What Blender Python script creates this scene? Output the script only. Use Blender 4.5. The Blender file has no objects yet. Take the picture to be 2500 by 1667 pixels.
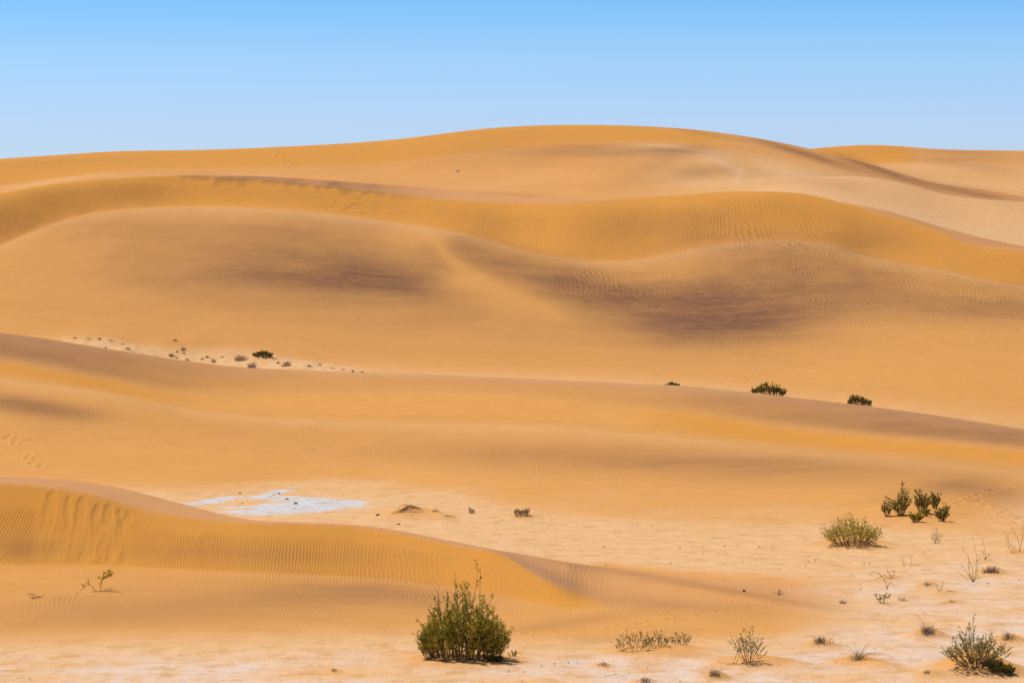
import bpy, math, random
import numpy as np
from mathutils import Vector
R = math.radians
scene = bpy.context.scene
C = scene.collection

# ------------------------------------------------------------------ camera
F = 6944.0          # focal length, in pixels of a 2500 px wide frame (100 mm on 36 mm)
H = 9.3             # eye height above the flat
HY = 720.0          # image row of the horizon
cam_d = bpy.data.cameras.new('camera'); cam = bpy.data.objects.new('camera', cam_d); C.objects.link(cam)
cam.location = (0, 0, H); cam.rotation_euler = (R(90), 0, 0)
cam_d.lens = 100; cam_d.sensor_width = 36; cam_d.shift_y = (HY-833.5)/2500.0
cam_d.clip_start = 1.0; cam_d.clip_end = 20000
scene.camera = cam
scene.view_settings.view_transform = 'Standard'; scene.view_settings.look = 'None'
scene.view_settings.exposure = 0.0; scene.view_settings.gamma = 1.0

# ------------------------------------------------------------------ sky and sun
SUN_EL, SUN_AZ = R(67), R(-72)       # azimuth from +Y (into the picture), negative = left
w = bpy.data.worlds.new("World"); scene.world = w; w.use_nodes = True
nt = w.node_tree; nt.nodes.clear()
out = nt.nodes.new('ShaderNodeOutputWorld'); bg = nt.nodes.new('ShaderNodeBackground')
sky = nt.nodes.new('ShaderNodeTexSky'); sky.sky_type = 'NISHITA'; sky.sun_disc = False
sky.sun_elevation = SUN_EL; sky.sun_rotation = SUN_AZ
sky.altitude = 100; sky.air_density = 1.0; sky.dust_density = 0.4; sky.ozone_density = 3.0
# the sky's hue by elevation (world direction): milky at the horizon, deep blue a few degrees above it
tc = nt.nodes.new('ShaderNodeTexCoord'); sp = nt.nodes.new('ShaderNodeSeparateXYZ')
nt.links.new(tc.outputs['Generated'], sp.inputs[0])
mr = nt.nodes.new('ShaderNodeMapRange'); mr.inputs['From Min'].default_value = 0.0; mr.inputs['From Max'].default_value = 0.4
nt.links.new(sp.outputs['Z'], mr.inputs['Value'])
cr = nt.nodes.new('ShaderNodeValToRGB'); nt.links.new(mr.outputs[0], cr.inputs[0])
SKY_STOPS = [(0.0, (1.4, 1.4, 1.8)), (0.15, (1.36, 1.50, 2.02)), (0.205, (1.2, 1.53, 2.03)), (0.26, (.80, 1.40, 2.02)), (0.36, (.7, 1.1, 1.5)), (0.6, (1.0, .85, .65)), (1.0, (1.0, .85, .65))]
el = cr.color_ramp.elements
el[0].position = 0; el[0].color = (*SKY_STOPS[0][1], 1); el[1].position = 1; el[1].color = (*SKY_STOPS[-1][1], 1)
for p_, c_ in SKY_STOPS[1:-1]:
    e = el.new(p_); e.color = (*c_, 1)
mu = nt.nodes.new('ShaderNodeMix'); mu.data_type = 'RGBA'; mu.blend_type = 'MULTIPLY'; mu.inputs[0].default_value = 1
nt.links.new(sky.outputs[0], mu.inputs['A']); nt.links.new(cr.outputs[0], mu.inputs['B'])
nt.links.new(mu.outputs['Result'], bg.inputs[0]); bg.inputs[1].default_value = 0.075
nt.links.new(bg.outputs[0], out.inputs[0])
sl = bpy.data.lights.new('sun', 'SUN'); sl.energy = 3.85; sl.angle = R(1.5); sl.color = (1.0, 0.90, 0.745)
so = bpy.data.objects.new('sun', sl); C.objects.link(so)
sd = Vector((math.sin(SUN_AZ)*math.cos(SUN_EL), math.cos(SUN_AZ)*math.cos(SUN_EL), math.sin(SUN_EL)))
so.rotation_euler = (-sd).to_track_quat('-Z', 'Y').to_euler(); so.location = (0, 0, 80)

# ------------------------------------------------------------------ small maths helpers
def pchip(xk, yk, x):
    xk = np.asarray(xk, float); yk = np.asarray(yk, float); x = np.clip(x, xk[0], xk[-1])
    h = np.diff(xk); s = np.diff(yk)/h; d = np.zeros_like(yk)
    d[0] = s[0]; d[-1] = s[-1]
    for i in range(1, len(xk)-1):
        if s[i-1]*s[i] > 0:
            w1 = 2*h[i]+h[i-1]; w2 = h[i]+2*h[i-1]; d[i] = (w1+w2)/(w1/s[i-1]+w2/s[i])
    i = np.clip(np.searchsorted(xk, x, side='right')-1, 0, len(h)-1)
    t = (x-xk[i])/h[i]
    return ((2*t**3-3*t**2+1)*yk[i] + (t**3-2*t**2+t)*h[i]*d[i] + (-2*t**3+3*t**2)*yk[i+1] + (t**3-t**2)*h[i]*d[i+1])
def vnoise(x, y, seed=0):
    xi = np.floor(x).astype(np.int64); yi = np.floor(y).astype(np.int64)
    fx = x-xi; fy = y-yi; fx = fx*fx*fx*(fx*(fx*6-15)+10); fy = fy*fy*fy*(fy*(fy*6-15)+10)
    def hsh(a, b):
        n = (a*374761393 + b*668265263 + seed*974634777) & 0xffffffff
        n = ((n ^ (n >> 13))*1274126177) & 0xffffffff
        n = n ^ (n >> 16)
        return (n & 0xffff)/32767.5-1.0
    a = hsh(xi, yi); b = hsh(xi+1, yi); c = hsh(xi, yi+1); d = hsh(xi+1, yi+1)
    return (a*(1-fx)+b*fx)*(1-fy)+(c*(1-fx)+d*fx)*fy
def fbm(x, y, seed=0, o=4):
    r = 0; a = 1.0; t = 0
    for k in range(o):
        r = r+a*vnoise(x*2**k, y*2**k, seed+k*17); t += a; a *= 0.5
    return r/t
def ss(a, b, x):
    t = np.clip((x-a)/(b-a), 0, 1); return t*t*(3-2*t)

# ------------------------------------------------------------------ terrain: ridge lines and the profile between them
inner = np.arange(-160, 2661, 3.0)
left = -160 - np.cumsum(np.geomspace(8, 500, 34)); right = 2660+np.cumsum(np.geomspace(8, 500, 34))
PX = np.concatenate([left[::-1], inner, right]); NC = len(PX)
PXC = np.clip(PX, -400, 2900)
def crv(pts, sm=9):
    a = np.array(pts, float); v = pchip(a[:, 0], a[:, 1], PXC)
    k = np.exp(-0.5*(np.arange(-3*sm, 3*sm+1)/sm)**2); k /= k.sum()
    vp = np.pad(v, 3*sm, mode='edge'); return np.convolve(vp, k, 'valid')
cst = lambda v: np.full(NC, float(v))
yz = lambda y, Y: H-(y-HY)*Y/F           # height of a point seen at row y at distance Y
kn = []                                    # (name, Y, z, crease weight)
def K(name, Y=None, z=None, y=None, cw=None):
    if Y is None: Y = (H-z)*F/(y-HY)
    if z is None: z = yz(y, Y)
    kn.append((name, Y, z, cst(0) if cw is None else cw))
    return Y, z
K('near', cst(20), cst(-0.3)); K('n1', cst(60), cst(0.0))
# foreground dune
yf = crv([(-400, 1615), (0, 1602), (500, 1596), (900, 1590), (1100, 1590), (1300, 1592), (1500, 1592), (1700, 1588), (1850, 1578), (2050, 1558), (2160, 1550), (2900, 1565)])
K('foot1', z=crv([(-400, .03), (1900, .03), (2150, 0.0), (2900, 0)]), y=yf)
ya = crv([(-400, 1500), (0, 1490), (500, 1478), (900, 1478), (1100, 1492), (1300, 1512), (1450, 1518), (1700, 1518), (1900, 1514), (2050, 1512), (2160, 1532), (2900, 1545)])
za = crv([(-400, .40), (0, .38), (500, .42), (900, .30), (1200, .17), (1500, .16), (1900, .1), (2100, .01), (2900, 0)])
K('apron', z=za, y=ya)
yb = crv([(-400, 1375), (0, 1378), (300, 1382), (600, 1395), (900, 1408), (1050, 1425), (1150, 1436), (1240, 1456), (1360, 1479), (1450, 1484), (1700, 1482), (1900, 1488), (2050, 1492), (2160, 1522), (2900, 1535)])
zb = crv([(-400, .66), (0, .63), (600, .55), (900, .42), (1150, .33), (1360, .25), (1500, .27), (1750, .20), (1950, .08), (2050, .02), (2100, 0), (2160, 0), (2900, 0)])
Yb, _ = K('slipbase', z=zb, y=yb, cw=crv([(-400, .5), (1400, .5), (1480, 0), (2900, 0)]))
ybr = crv([(-400, 1176), (0, 1178), (110, 1187), (200, 1200), (260, 1215), (330, 1238), (450, 1260), (560, 1272), (640, 1276), (750, 1279), (850, 1283), (950, 1296), (1050, 1317), (1120, 1332), (1210, 1347), (1250, 1366), (1300, 1398), (1350, 1424), (1400, 1447), (1450, 1460), (1550, 1458), (1700, 1462), (1850, 1470), (1950, 1477), (2050, 1485), (2160, 1512), (2900, 1525)], 4)
dz = crv([(-400, 3.7), (0, 3.6), (600, 2.9), (900, 2.7), (1200, 2.3), (1350, 1.5), (1440, 1.4), (1600, 1.8), (1900, 1.0), (2900, 1.0)])
fl = ss(1380, 1500, PXC); ztl = crv([(-400, .5), (1400, .42), (1500, .38), (1750, .28), (1950, .12), (2050, .04), (2160, 0), (2900, 0)])
Ybr = (1-fl)*(Yb+dz)+fl*(H-ztl)*F/(ybr-HY); zbr = yz(ybr, Ybr)
K('brink', Ybr, zbr, cw=crv([(-400, 1), (1380, 1), (1480, 0), (2900, 0)]))
ys1 = crv([(-400, 1160), (0, 1163), (100, 1167), (200, 1175), (300, 1192), (400, 1218), (500, 1245), (560, 1260), (640, 1272), (750, 1275), (850, 1279), (950, 1291), (1050, 1311), (1150, 1330), (1250, 1349), (1350, 1368), (1450, 1385), (1600, 1410), (1750, 1432), (1850, 1448), (1950, 1466), (2050, 1480), (2160, 1502), (2900, 1515)])
dS = crv([(-400, 4.5), (300, 5), (560, 2.5), (750, .8), (900, .8), (1100, 1.2), (1250, 2.5), (1450, 5), (1700, 5), (2000, 2), (2900, 1)])
ztt = crv([(-400, .6), (1400, .6), (1500, .55), (1750, .40), (1950, .15), (2050, .05), (2160, 0), (2900, 0)])
Ys1 = (1-fl)*(Ybr+dS)+fl*(H-ztt)*F/(ys1-HY); zs1 = yz(ys1, Ys1)
K('top1', Ys1, zs1)
Yk, _ = K('back1', Ys1+7, cst(-0.02))
# the flat behind, then the middle dune
yp = crv([(-400, 1185), (0, 1180), (450, 1190), (700, 1172), (900, 1175), (1100, 1200), (1300, 1238), (1500, 1260), (1700, 1275), (1900, 1268), (2050, 1262), (2200, 1262), (2300, 1285), (2500, 1310), (2900, 1340)])
K('foot2', z=cst(0.12), y=yp)
y9 = crv([(-400, 1060), (0, 1075), (300, 1090), (700, 1105), (1000, 1120), (1300, 1150), (1600, 1175), (1900, 1185), (2100, 1190), (2300, 1215), (2500, 1240), (2900, 1280)])
Y9, _ = K('slope2', Y=crv([(-400, 150), (0, 149), (700, 149), (1300, 142), (1700, 135), (2100, 128), (2500, 124), (2900, 121)]), y=y9)
y10 = crv([(-400, 905), (0, 932), (150, 948), (300, 970), (470, 1005), (700, 1028), (1000, 1040), (1300, 1045), (1600, 1072), (1900, 1100), (2200, 1128), (2500, 1160), (2900, 1190)])
Y10, _ = K('terrace2', Y=crv([(-400, 162), (0, 162), (700, 160), (1300, 155), (1900, 148), (2500, 139), (2900, 134)]), y=y10)
y11 = crv([(-400, 888), (0, 908), (150, 930), (330, 966), (480, 993), (700, 1006), (1000, 1012), (1300, 1020), (1600, 1047), (1900, 1078), (2200, 1104), (2500, 1134), (2900, 1160)])
Y11, _ = K('base2', Y=Y10+6, y=y11)
y12 = crv([(-400, 858), (0, 882), (150, 905), (330, 940), (480, 962), (700, 962), (1000, 962), (1300, 968), (1600, 1000), (1900, 1040), (2200, 1070), (2500, 1098), (2900, 1120)])
Y12, _ = K('face2', Y=Y11+crv([(-400, 2.6), (0, 2.6), (330, 2.8), (700, 6), (1200, 6), (1600, 4), (1900, 3), (2900, 3)]), y=y12)
ys2 = crv([(-400, 770), (0, 812), (100, 824), (200, 840), (330, 862), (480, 884), (600, 897), (750, 905), (900, 910), (1100, 915), (1300, 924), (1500, 933), (1650, 940), (1800, 954), (1950, 970), (2100, 988), (2250, 1008), (2400, 1030), (2500, 1046), (2900, 1100)], 12)
Y13, z13 = K('top2', Y=Y12+crv([(-400, 11), (600, 11), (1500, 10), (2500, 8), (2900, 8)]), y=ys2)
K('back2', Y13+17, z13-crv([(-400, 2.2), (2900, 2.2)]))
# great dune
y15 = crv([(-400, 800), (0, 845), (200, 858), (480, 900), (900, 916), (1300, 930), (1650, 946), (1950, 980), (2250, 1018), (2500, 1056), (2900, 1105)])
K('foot3', Y=crv([(-400, 232), (1300, 230), (2500, 205), (2900, 200)]), y=y15)
y16 = crv([(-400, 745), (0, 770), (500, 800), (1000, 820), (1500, 850), (2000, 870), (2500, 900), (2900, 930)])
K('low3', Y=crv([(-400, 258), (1300, 256), (2500, 236), (2900, 232)]), y=y16)
y17 = crv([(-400, 670), (0, 690), (300, 660), (500, 660), (900, 690), (1200, 710), (1500, 745), (1800, 760), (2100, 755), (2500, 780), (2900, 800)])
K('mid3', Y=crv([(-400, 286), (1300, 282), (2500, 268), (2900, 265)]), y=y17)
y18 = crv([(-400, 720), (-150, 650), (0, 604), (100, 562), (200, 530), (330, 513), (500, 508), (650, 512), (800, 524), (950, 545), (1060, 560), (1150, 578), (1250, 608), (1350, 630), (1450, 642), (1550, 640), (1650, 622), (1780, 600), (1900, 592), (2020, 602), (2120, 632), (2200, 645), (2300, 662), (2400, 685), (2500, 702), (2900, 760)], 8)
Y18, _ = K('shoulder3', Y=crv([(-400, 296), (-150, 300), (0, 307), (200, 318), (500, 324), (900, 322), (1200, 314), (1450, 304), (1700, 304), (1950, 304), (2200, 300), (2500, 292), (2900, 286)]), y=y18)
Y19, _ = K('slipbase3', Y=Y18+4, y=y18-crv([(-400, 8), (400, 7), (1000, 8), (1500, 8), (1700, 16), (2000, 14), (2200, 8), (2900, 8)]))
y20 = crv([(-400, 540), (-150, 500), (0, 472), (150, 447), (300, 434), (430, 429), (550, 433), (700, 445), (850, 460), (1000, 478), (1100, 487), (1200, 492), (1350, 494), (1450, 488), (1550, 481), (1650, 477), (1720, 471), (1800, 467), (1900, 468), (1975, 475), (2047, 493), (2100, 507), (2156, 522), (2246, 545), (2318, 576), (2373, 596), (2500, 612), (2900, 680)], 5)
Y20, z20 = K('brink3', Y=Y19+(y18-y20)*0.088, y=y20, cw=crv([(-400, .1), (250, .2), (430, 1), (1200, 1), (1500, .5), (1800, .7), (2000, 1), (2900, 1)]))
ys3 = crv([(-400, 538), (-150, 500), (0, 472), (150, 447), (300, 433), (430, 428), (600, 430), (750, 437), (900, 448), (1050, 459), (1200, 474), (1300, 483), (1400, 485), (1500, 484), (1600, 480), (1720, 473), (1800, 470), (1975, 478), (2047, 494), (2083, 499), (2165, 515), (2246, 539), (2320, 560), (2409, 583), (2500, 602), (2900, 672)])
Y21, z21 = K('top3', Y=Y20+6, y=ys3)
Y22, z22 = K('back3', Y21+35, z21-6)
# far dunes
y23 = crv([(-400, 550), (0, 486), (300, 448), (600, 445), (900, 462), (1200, 488), (1400, 498), (1600, 490), (1800, 482), (1975, 490), (2150, 530), (2300, 575), (2500, 620), (2900, 690)])
K('foot4', Y=crv([(-400, 425), (2900, 420)]), y=y23)
y24 = crv([(-400, 525), (0, 474), (300, 436), (600, 435), (900, 452), (1100, 462), (1300, 460), (1500, 448), (1700, 440), (1850, 434), (1993, 428), (2084, 428), (2156, 436), (2228, 454), (2300, 475), (2373, 486), (2500, 494), (2900, 560)], 6)
K('crest4', Y=crv([(-400, 458), (1300, 458), (2000, 470), (2900, 465)]), y=y24, cw=crv([(-400, 0), (1850, 0), (2000, 1), (2900, 1)]))
y25 = crv([(-400, 515), (0, 468), (300, 430), (600, 425), (900, 430), (1150, 415), (1300, 400), (1500, 385), (1700, 384), (1800, 400), (1900, 418), (2000, 434), (2100, 440), (2200, 462), (2300, 488), (2500, 508), (2900, 570)])
K('hollow4', Y=crv([(-400, 480), (1300, 486), (2000, 486), (2900, 482)]), y=y25)
y26 = crv([(-400, 505), (0, 455), (300, 418), (600, 410), (900, 400), (1100, 378), (1250, 360), (1400, 350), (1600, 348), (1700, 356), (1800, 366), (1900, 382), (2000, 400), (2100, 418), (2200, 442), (2300, 466), (2500, 492), (2900, 560)])
Y26, _ = K('slipbase4', Y=crv([(-400, 492), (1000, 496), (1400, 504), (2000, 502), (2900, 496)]), y=y26, cw=crv([(-400, 0), (1200, .2), (1500, .5), (1700, .5), (1800, 0), (2900, 0)]))
ys4 = crv([(-400, 410), (0, 388), (150, 378), (300, 369), (500, 366), (700, 358), (850, 350), (1000, 337), (1100, 324), (1200, 313), (1300, 307), (1400, 305), (1500, 306), (1650, 313), (1750, 323), (1850, 338), (1975, 363), (2029, 377), (2120, 399), (2192, 421), (2264, 443), (2318, 453), (2409, 464), (2500, 482), (2900, 550)])
K('top4', Y=Y26+crv([(-400, 16), (800, 15), (1400, 11), (1700, 12), (2000, 14), (2900, 10)]), y=ys4, cw=crv([(-400, .3), (900, .6), (1900, .6), (2900, .4)]))
K('back4', cst(585), crv([(-400, 20), (1900, 24), (2900, 20)]))
y29 = crv([(-400, 420), (1900, 400), (2000, 405), (2250, 440), (2500, 470), (2900, 500)])
K('foot5', cst(650), y=y29)
y30 = crv([(-400, 410), (1900, 376), (2000, 385), (2120, 402), (2200, 398), (2300, 396), (2500, 404), (2900, 420)])
K('slipbase5', cst(690), y=y30, cw=crv([(-400, .5), (2900, .5)]))
ys5 = crv([(-400, 405), (0, 392), (400, 380), (1500, 345), (1900, 368), (1975, 364), (2050, 357), (2120, 354), (2200, 357), (2280, 364), (2400, 367), (2500, 368), (2900, 380)])
K('top5', crv([(-400, 712), (2000, 712), (2500, 730), (2900, 730)]), y=ys5, cw=crv([(-400, .5), (2900, .5)]))
K('back5', cst(900), cst(8.0)); K('end', cst(1600), cst(-0.5))

names = [k[0] for k in kn]; NK = len(kn)
KY = np.array([k[1] for k in kn]); KZ = np.array([k[2] for k in kn]); KW = np.array([k[3] for k in kn])
for i in range(1, NK):
    KY[i] = np.maximum(KY[i], KY[i-1]+0.25)
hY = np.diff(KY, axis=0); sl_ = np.diff(KZ, axis=0)/hY
D = np.zeros_like(KY); D[0] = sl_[0]; D[-1] = sl_[-1]
w1 = 2*hY[1:]+hY[:-1]; w2 = hY[1:]+2*hY[:-1]; a_, b_ = sl_[:-1], sl_[1:]
ok = (a_*b_) > 1e-9
D[1:-1] = np.where(ok, (w1+w2)/(w1/np.where(ok, a_, 1)+w2/np.where(ok, b_, 1)), 0.0)
DL = D.copy(); DR = D.copy()
DL[1:] = D[1:]*(1-KW[1:])+sl_*KW[1:]; DR[:-1] = D[:-1]*(1-KW[:-1])+sl_*KW[:-1]
ROWS = {'near': 6, 'n1': 110, 'foot1': 70, 'apron': 44, 'slipbase': 64, 'brink': 24, 'top1': 14, 'back1': 90, 'foot2': 40, 'slope2': 34,
        'terrace2': 16, 'base2': 16, 'face2': 30, 'top2': 12, 'back2': 14, 'foot3': 40, 'low3': 34, 'mid3': 44, 'shoulder3': 12,
        'slipbase3': 44, 'brink3': 12, 'top3': 10, 'back3': 10, 'foot4': 16, 'crest4': 20, 'hollow4': 22, 'slipbase4': 34, 'top4': 10,
        'back4': 8, 'foot5': 18, 'slipbase5': 20, 'top5': 8, 'back5': 6}
GY, GZ, SEG, TT = [], [], [], []
for i in range(NK-1):
    n = ROWS[names[i]]
    for r in range(n):
        t = r/n
        GY.append(KY[i]+t*hY[i])
        GZ.append((2*t**3-3*t**2+1)*KZ[i]+(t**3-2*t**2+t)*hY[i]*DR[i]+(-2*t**3+3*t**2)*KZ[i+1]+(t**3-t**2)*hY[i]*DL[i+1])
        SEG.append(i); TT.append(t)
GY.append(KY[-1]); GZ.append(KZ[-1]); SEG.append(NK-2); TT.append(1.0)
GY = np.array(GY); GZ = np.array(GZ); SEG = np.array(SEG); TT = np.array(TT); NR = len(GY)
GX = (PX-1250)[None, :]/F*GY
PXG = np.broadcast_to(PX[None, :], GY.shape)
row0 = {names[i]: int(np.argmax(SEG == i)) for i in range(NK-1)}
def seg(a, b=None):
    """float mask of rows in the segments a..b"""
    i = names.index(a); j = names.index(b or a); return ((SEG >= i) & (SEG <= j)).astype(float)[:, None]
def pyof(z=None): return HY+(H-(GZ if z is None else z))*F/GY
def ground_at(px, py, skip=0):
    """the point of the sand seen at pixel (px, py) - first surface met from the camera"""
    c = np.interp(px, PX, np.arange(NC)); c0 = int(c); f = c-c0
    Yc = GY[:, c0]*(1-f)+GY[:, min(c0+1, NC-1)]*f; zc = GZ[:, c0]*(1-f)+GZ[:, min(c0+1, NC-1)]*f
    pr = HY+(H-zc)*F/Yc
    r = skip
    while r < NR-1 and pr[r] > py: r += 1
    r = max(r, 1); t = (pr[r-1]-py)/max(1e-6, pr[r-1]-pr[r]); t = min(max(t, 0), 1)
    Y = Yc[r-1]*(1-t)+Yc[r]*t; z = zc[r-1]*(1-t)+zc[r]*t
    return Vector(((px-1250)/F*Y, Y, z))
def surf_z(X, Y):
    px = X/Y*F+1250; c = np.interp(px, PX, np.arange(NC)); c0 = int(c); f = c-c0
    return float(np.interp(Y, GY[:, c0], GZ[:, c0])*(1-f)+np.interp(Y, GY[:, min(c0+1, NC-1)], GZ[:, min(c0+1, NC-1)])*f)

_rb = seg('foot3')*ss(110, 160, PX)[None, :]*(1-ss(840, 920, PX))[None, :]*(1-ss(.25, .5, TT[:, None]))
GZ = GZ + _rb*(.28*fbm(GX/2.6, GY/7, 601, 3)+.1*fbm(GX/.9, GY/2.5, 602, 3))
# --- broad undulation and weathering relief
GZ = GZ + 0.10*fbm(GX/9, GY/13, 3, 3)*seg('foot2', 'top2')*ss(0, 6, GY-KY[names.index('foot2')][None, :])
GZ = GZ + 0.22*fbm(GX/22, GY/26, 5, 3)*seg('foot3', 'mid3')*ss(0, 10, KY[names.index('shoulder3')][None, :]-GY)
GZ = GZ + 1.1*fbm(GX/26, GY/40, 8, 3)*seg('foot4', 'hollow4')*np.clip(1-ss(.5, 1, TT[:, None])*seg('hollow4'), 0, 1)*ss(0, .6, TT[:, None]+seg('crest4', 'hollow4'))*(1-.7*ss(1850, 1980, PXG))
TT2 = TT[:, None]
tail = np.clip(seg('slipbase', 'top1')+seg('apron')+seg('foot1')*ss(.1, .65, TT2)+seg('back1')*ss(.15, 0, TT2), 0, 1)*(1-ss(1860, 2170, PXG))
flat = (1-ss(.06, .28, GZ))*seg('near', 'foot2')*(1-tail)
GZ = GZ + flat*(0.035*fbm(GX/2.2, GY/5.0, 11, 4)+0.02*fbm(GX/.6, GY/2.4, 12, 3))
# rim of the great dune: torn brinks and slumps below them
b3 = names.index('brink3'); dB = KY[b3][None, :]-GY
sl3 = seg('slipbase3')
m3 = sl3*np.clip(ss(380, 520, PXG)*(1-ss(1010, 1200, PXG))+ss(1990, 2100, PXG), 0, 1)
GZ = GZ + m3*(1-.6*ss(1900, 2000, PXG))*(0.06*fbm((GX+0.6*dB)/.6, GY/5.0, 21, 3)+0.11*fbm(GX/1.0+dB*.4, GY/.7, 22, 4))*(.4+ss(-.2, .4, fbm(GX/5, GY/40, 23, 2)))*ss(0, .15, TT)[:, None]*(1-ss(.93, 1.0, TT))[:, None]
# avalanche tongues on the slip face of the foreground dune
tt = TT[:, None]
def tongue(c0, wpx, lean, top, seed, amp):
    cx = c0+lean*(1-tt)+4*vnoise(tt*7, PXG*0+seed, seed)
    u = (PXG-cx)/(wpx*(0.72+0.34*(1-tt)))
    rim = np.exp(-((np.abs(u)-0.92)/0.13)**2)*0.7
    body = -np.sqrt(np.clip(1-u*u, 0, 1))*ss(top+.015, top-.05, tt+0.09*u*u)*ss(.25, .85, tt)*1.5
    toe = np.sqrt(np.clip(1-u*u, 0, 1))*ss(0.03, 0.10, tt)*ss(.5, .12, tt)
    return amp*.65*(body*.9+toe*1.15+rim*ss(.05, .3, tt)*ss(top+.02, top-.06, tt)*.45)
S1 = seg('slipbase')
av = 0
for (c0, wp, ln, tp, am) in [(134, 20, -42, .98, .050), (174, 13, -24, .93, .045), (204, 19, -34, .96, .055), (240, 14, -18, .91, .055), (269, 17, -30, .95, .050), (297, 11, -12, .92, .04), (317, 15, -30, .93, .035)]:
    av = av+tongue(c0, wp, ln, tp, int(c0), am)
AVM = S1*ss(70, 105, PXG)*(1-ss(318, 345, PXG))
GZ = GZ + S1*av + AVM*(0.010*fbm((PXG+30*(1-tt))/6.0, tt*3, 31, 3)+.006*fbm(PXG/9, tt*14, 33, 2)*ss(.6, .2, tt))*ss(.0, .1, tt)*(1-ss(.9, 1., tt))
# faint slide marks on the right lobe of the slip face
SM = S1*ss(1130, 1180, PXG)*(1-ss(1400, 1450, PXG))
GZ = GZ + SM*0.012*fbm((PXG+70*(1-tt))/9, tt*2.0, 41, 2)*ss(0, .1, tt)

# ------------------------------------------------------------------ mounds round the plants, footprints
MOUND = np.zeros_like(GZ)
def mound(px, py, wpx, hpx, skip=0, depth=0.5, colour=1.0, skew=0.0):
    global GZ, MOUND
    p = ground_at(px, py, skip); s = p.y/F; rx = wpx*s*0.66; ry = max(rx*depth*2, .3)
    dx = GX-p.x; dy = GY-p.y
    dx = dx-skew*np.clip(dx, 0, None)
    g = np.exp(-(dx/rx)**2*1.6-(dy/ry)**2*1.6)
    GZ = GZ+g*hpx*s; MOUND = np.maximum(MOUND, np.clip(g*2.4, 0, 1)*colour)
def sk(nm): return row0[nm]
MOUNDS = [  # px, py, width, height, colour
    (1130, 1612, 270, 10, .8), (2385, 1640, 190, 40, 1), (1840, 1618, 170, 16, .9), (1600, 1590, 200, 14, .8),
    (2004, 1578, 84, 15, 1), (2265, 1556, 90, 20, 1), (2095, 1618, 120, 14, 1), (2150, 1628, 80, 10, .8), (2462, 1566, 80, 16, 1), (2262, 1650, 70, 12, .9), (1985, 1652, 40, 6, .7),
    (1745, 1655, 76, 14, 1), (1575, 1668, 60, 12, .8), (1470, 1626, 46, 8, .9), (814, 1640, 34, 8, .9), (1330, 1664, 60, 8, .6),
    (2262, 1430, 54, 10, 1), (2300, 1446, 70, 8, .9), (2420, 1398, 70, 13, .7), (2200, 1464, 60, 5, .7), (2320, 1468, 70, 6, .6), (2165, 1412, 70, 8, .6),
    (2400, 1368, 60, 5, .5), (2080, 1332, 170, 16, .6), (2200, 1262, 240, 22, .6), (2230, 1280, 200, 8, .5), (2470, 1350, 90, 8, .4),
    (1000, 1262, 130, 22, .8), (1063, 1252, 50, 6, .6), (1082, 1262, 60, 6, .6), (1275, 1262, 60, 9, .8), (1150, 1252, 30, 3, .3),
    (125, 1462, 90, 6, .3), (235, 1442, 120, 4, .3), (2020, 1380, 80, 4, .3)]
for (a, b, c, d, e) in MOUNDS: mound(a, b, c, d*1.3, colour=e)
s3 = sk('foot3')
for (a, b, c, d) in [(225, 838, 210, 13), (250, 856, 120, 8), (310, 858, 60, 7), (545, 876, 60, 5), (380, 852, 110, 5), (410, 838, 60, 6), (440, 862, 90, 8), (500, 882, 80, 6), (585, 884, 80, 9), (615, 898, 60, 6),
                     (560, 862, 40, 4), (690, 886, 130, 8), (760, 898, 120, 6), (860, 908, 120, 4), (640, 870, 80, 5), (480, 828, 60, 5), (2075, 972, 50, 4)]:
    mound(a, b, c, d, skip=s3, depth=1.4, colour=0)
FOOT = np.zeros_like(GZ)
def prints(pts, step, size, depth, skip=0, jit=.12, seed=1):
    global GZ, FOOT
    rnd = random.Random(seed); P = [ground_at(a, b, skip) for a, b in pts]
    k = 0
    for a, b in zip(P[:-1], P[1:]):
        L = (b-a).length; n = max(1, int(L/step))
        for i in range(n):
            p = a.lerp(b, i/n); k += 1; sd_ = (1 if k % 2 else -1)*jit
            d = (b-a).normalized(); cx = p.x-d.y*sd_+rnd.uniform(-.05, .05); cy = p.y+d.x*sd_+rnd.uniform(-.08, .08)
            rr = size*rnd.uniform(.8, 1.25)
            q = ((GX-cx)**2+((GY-cy)*.85)**2)/rr**2
            GZ = GZ-depth*np.exp(-q*1.8)+depth*.55*np.exp(-(np.sqrt(q)-1.35)**2*6)
            FOOT = np.maximum(FOOT, np.exp(-q*.7))
s2 = sk('foot2')
prints([(18, 1062), (50, 1088)], .62, .20, .09, s2, .15, 2); prints([(68, 1112), (98, 1144)], .62, .20, .09, s2, .15, 3)
prints([(2310, 1232), (2380, 1205), (2440, 1190), (2510, 1178)], .34, .20, .05, s2, .22, 4)
prints([(2370, 1218), (2420, 1240), (2470, 1262), (2510, 1284)], .34, .2, .05, s2, .22, 5)
prints([(2340, 1236), (2410, 1245), (2450, 1262)], .5, .16, .04, s2, .15, 6)
prints([(1290, 1545), (1440, 1538), (1560, 1522), (1700, 1500), (1760, 1492), (1880, 1480)], .62, .13, .035, 0, .1, 7)
prints([(1420, 1552), (1600, 1532), (1680, 1520)], .7, .12, .025, 0, .1, 8)
prints([(1400, 1302), (1560, 1310), (1760, 1314), (1860, 1308)], .7, .16, .04, sk('back1'), .1, 9)
prints([(2000, 1518), (2150, 1524), (2260, 1496), (2480, 1508)], .7, .12, .03, 0, .1, 10)
s4 = sk('foot4')
prints([(678, 372), (690, 388), (712, 402), (722, 418)], 2.0, .4, .2, s4, .5, 11); prints([(880, 366), (850, 392), (840, 410)], 2.2, .35, .12, s4, .5, 12)
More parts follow.
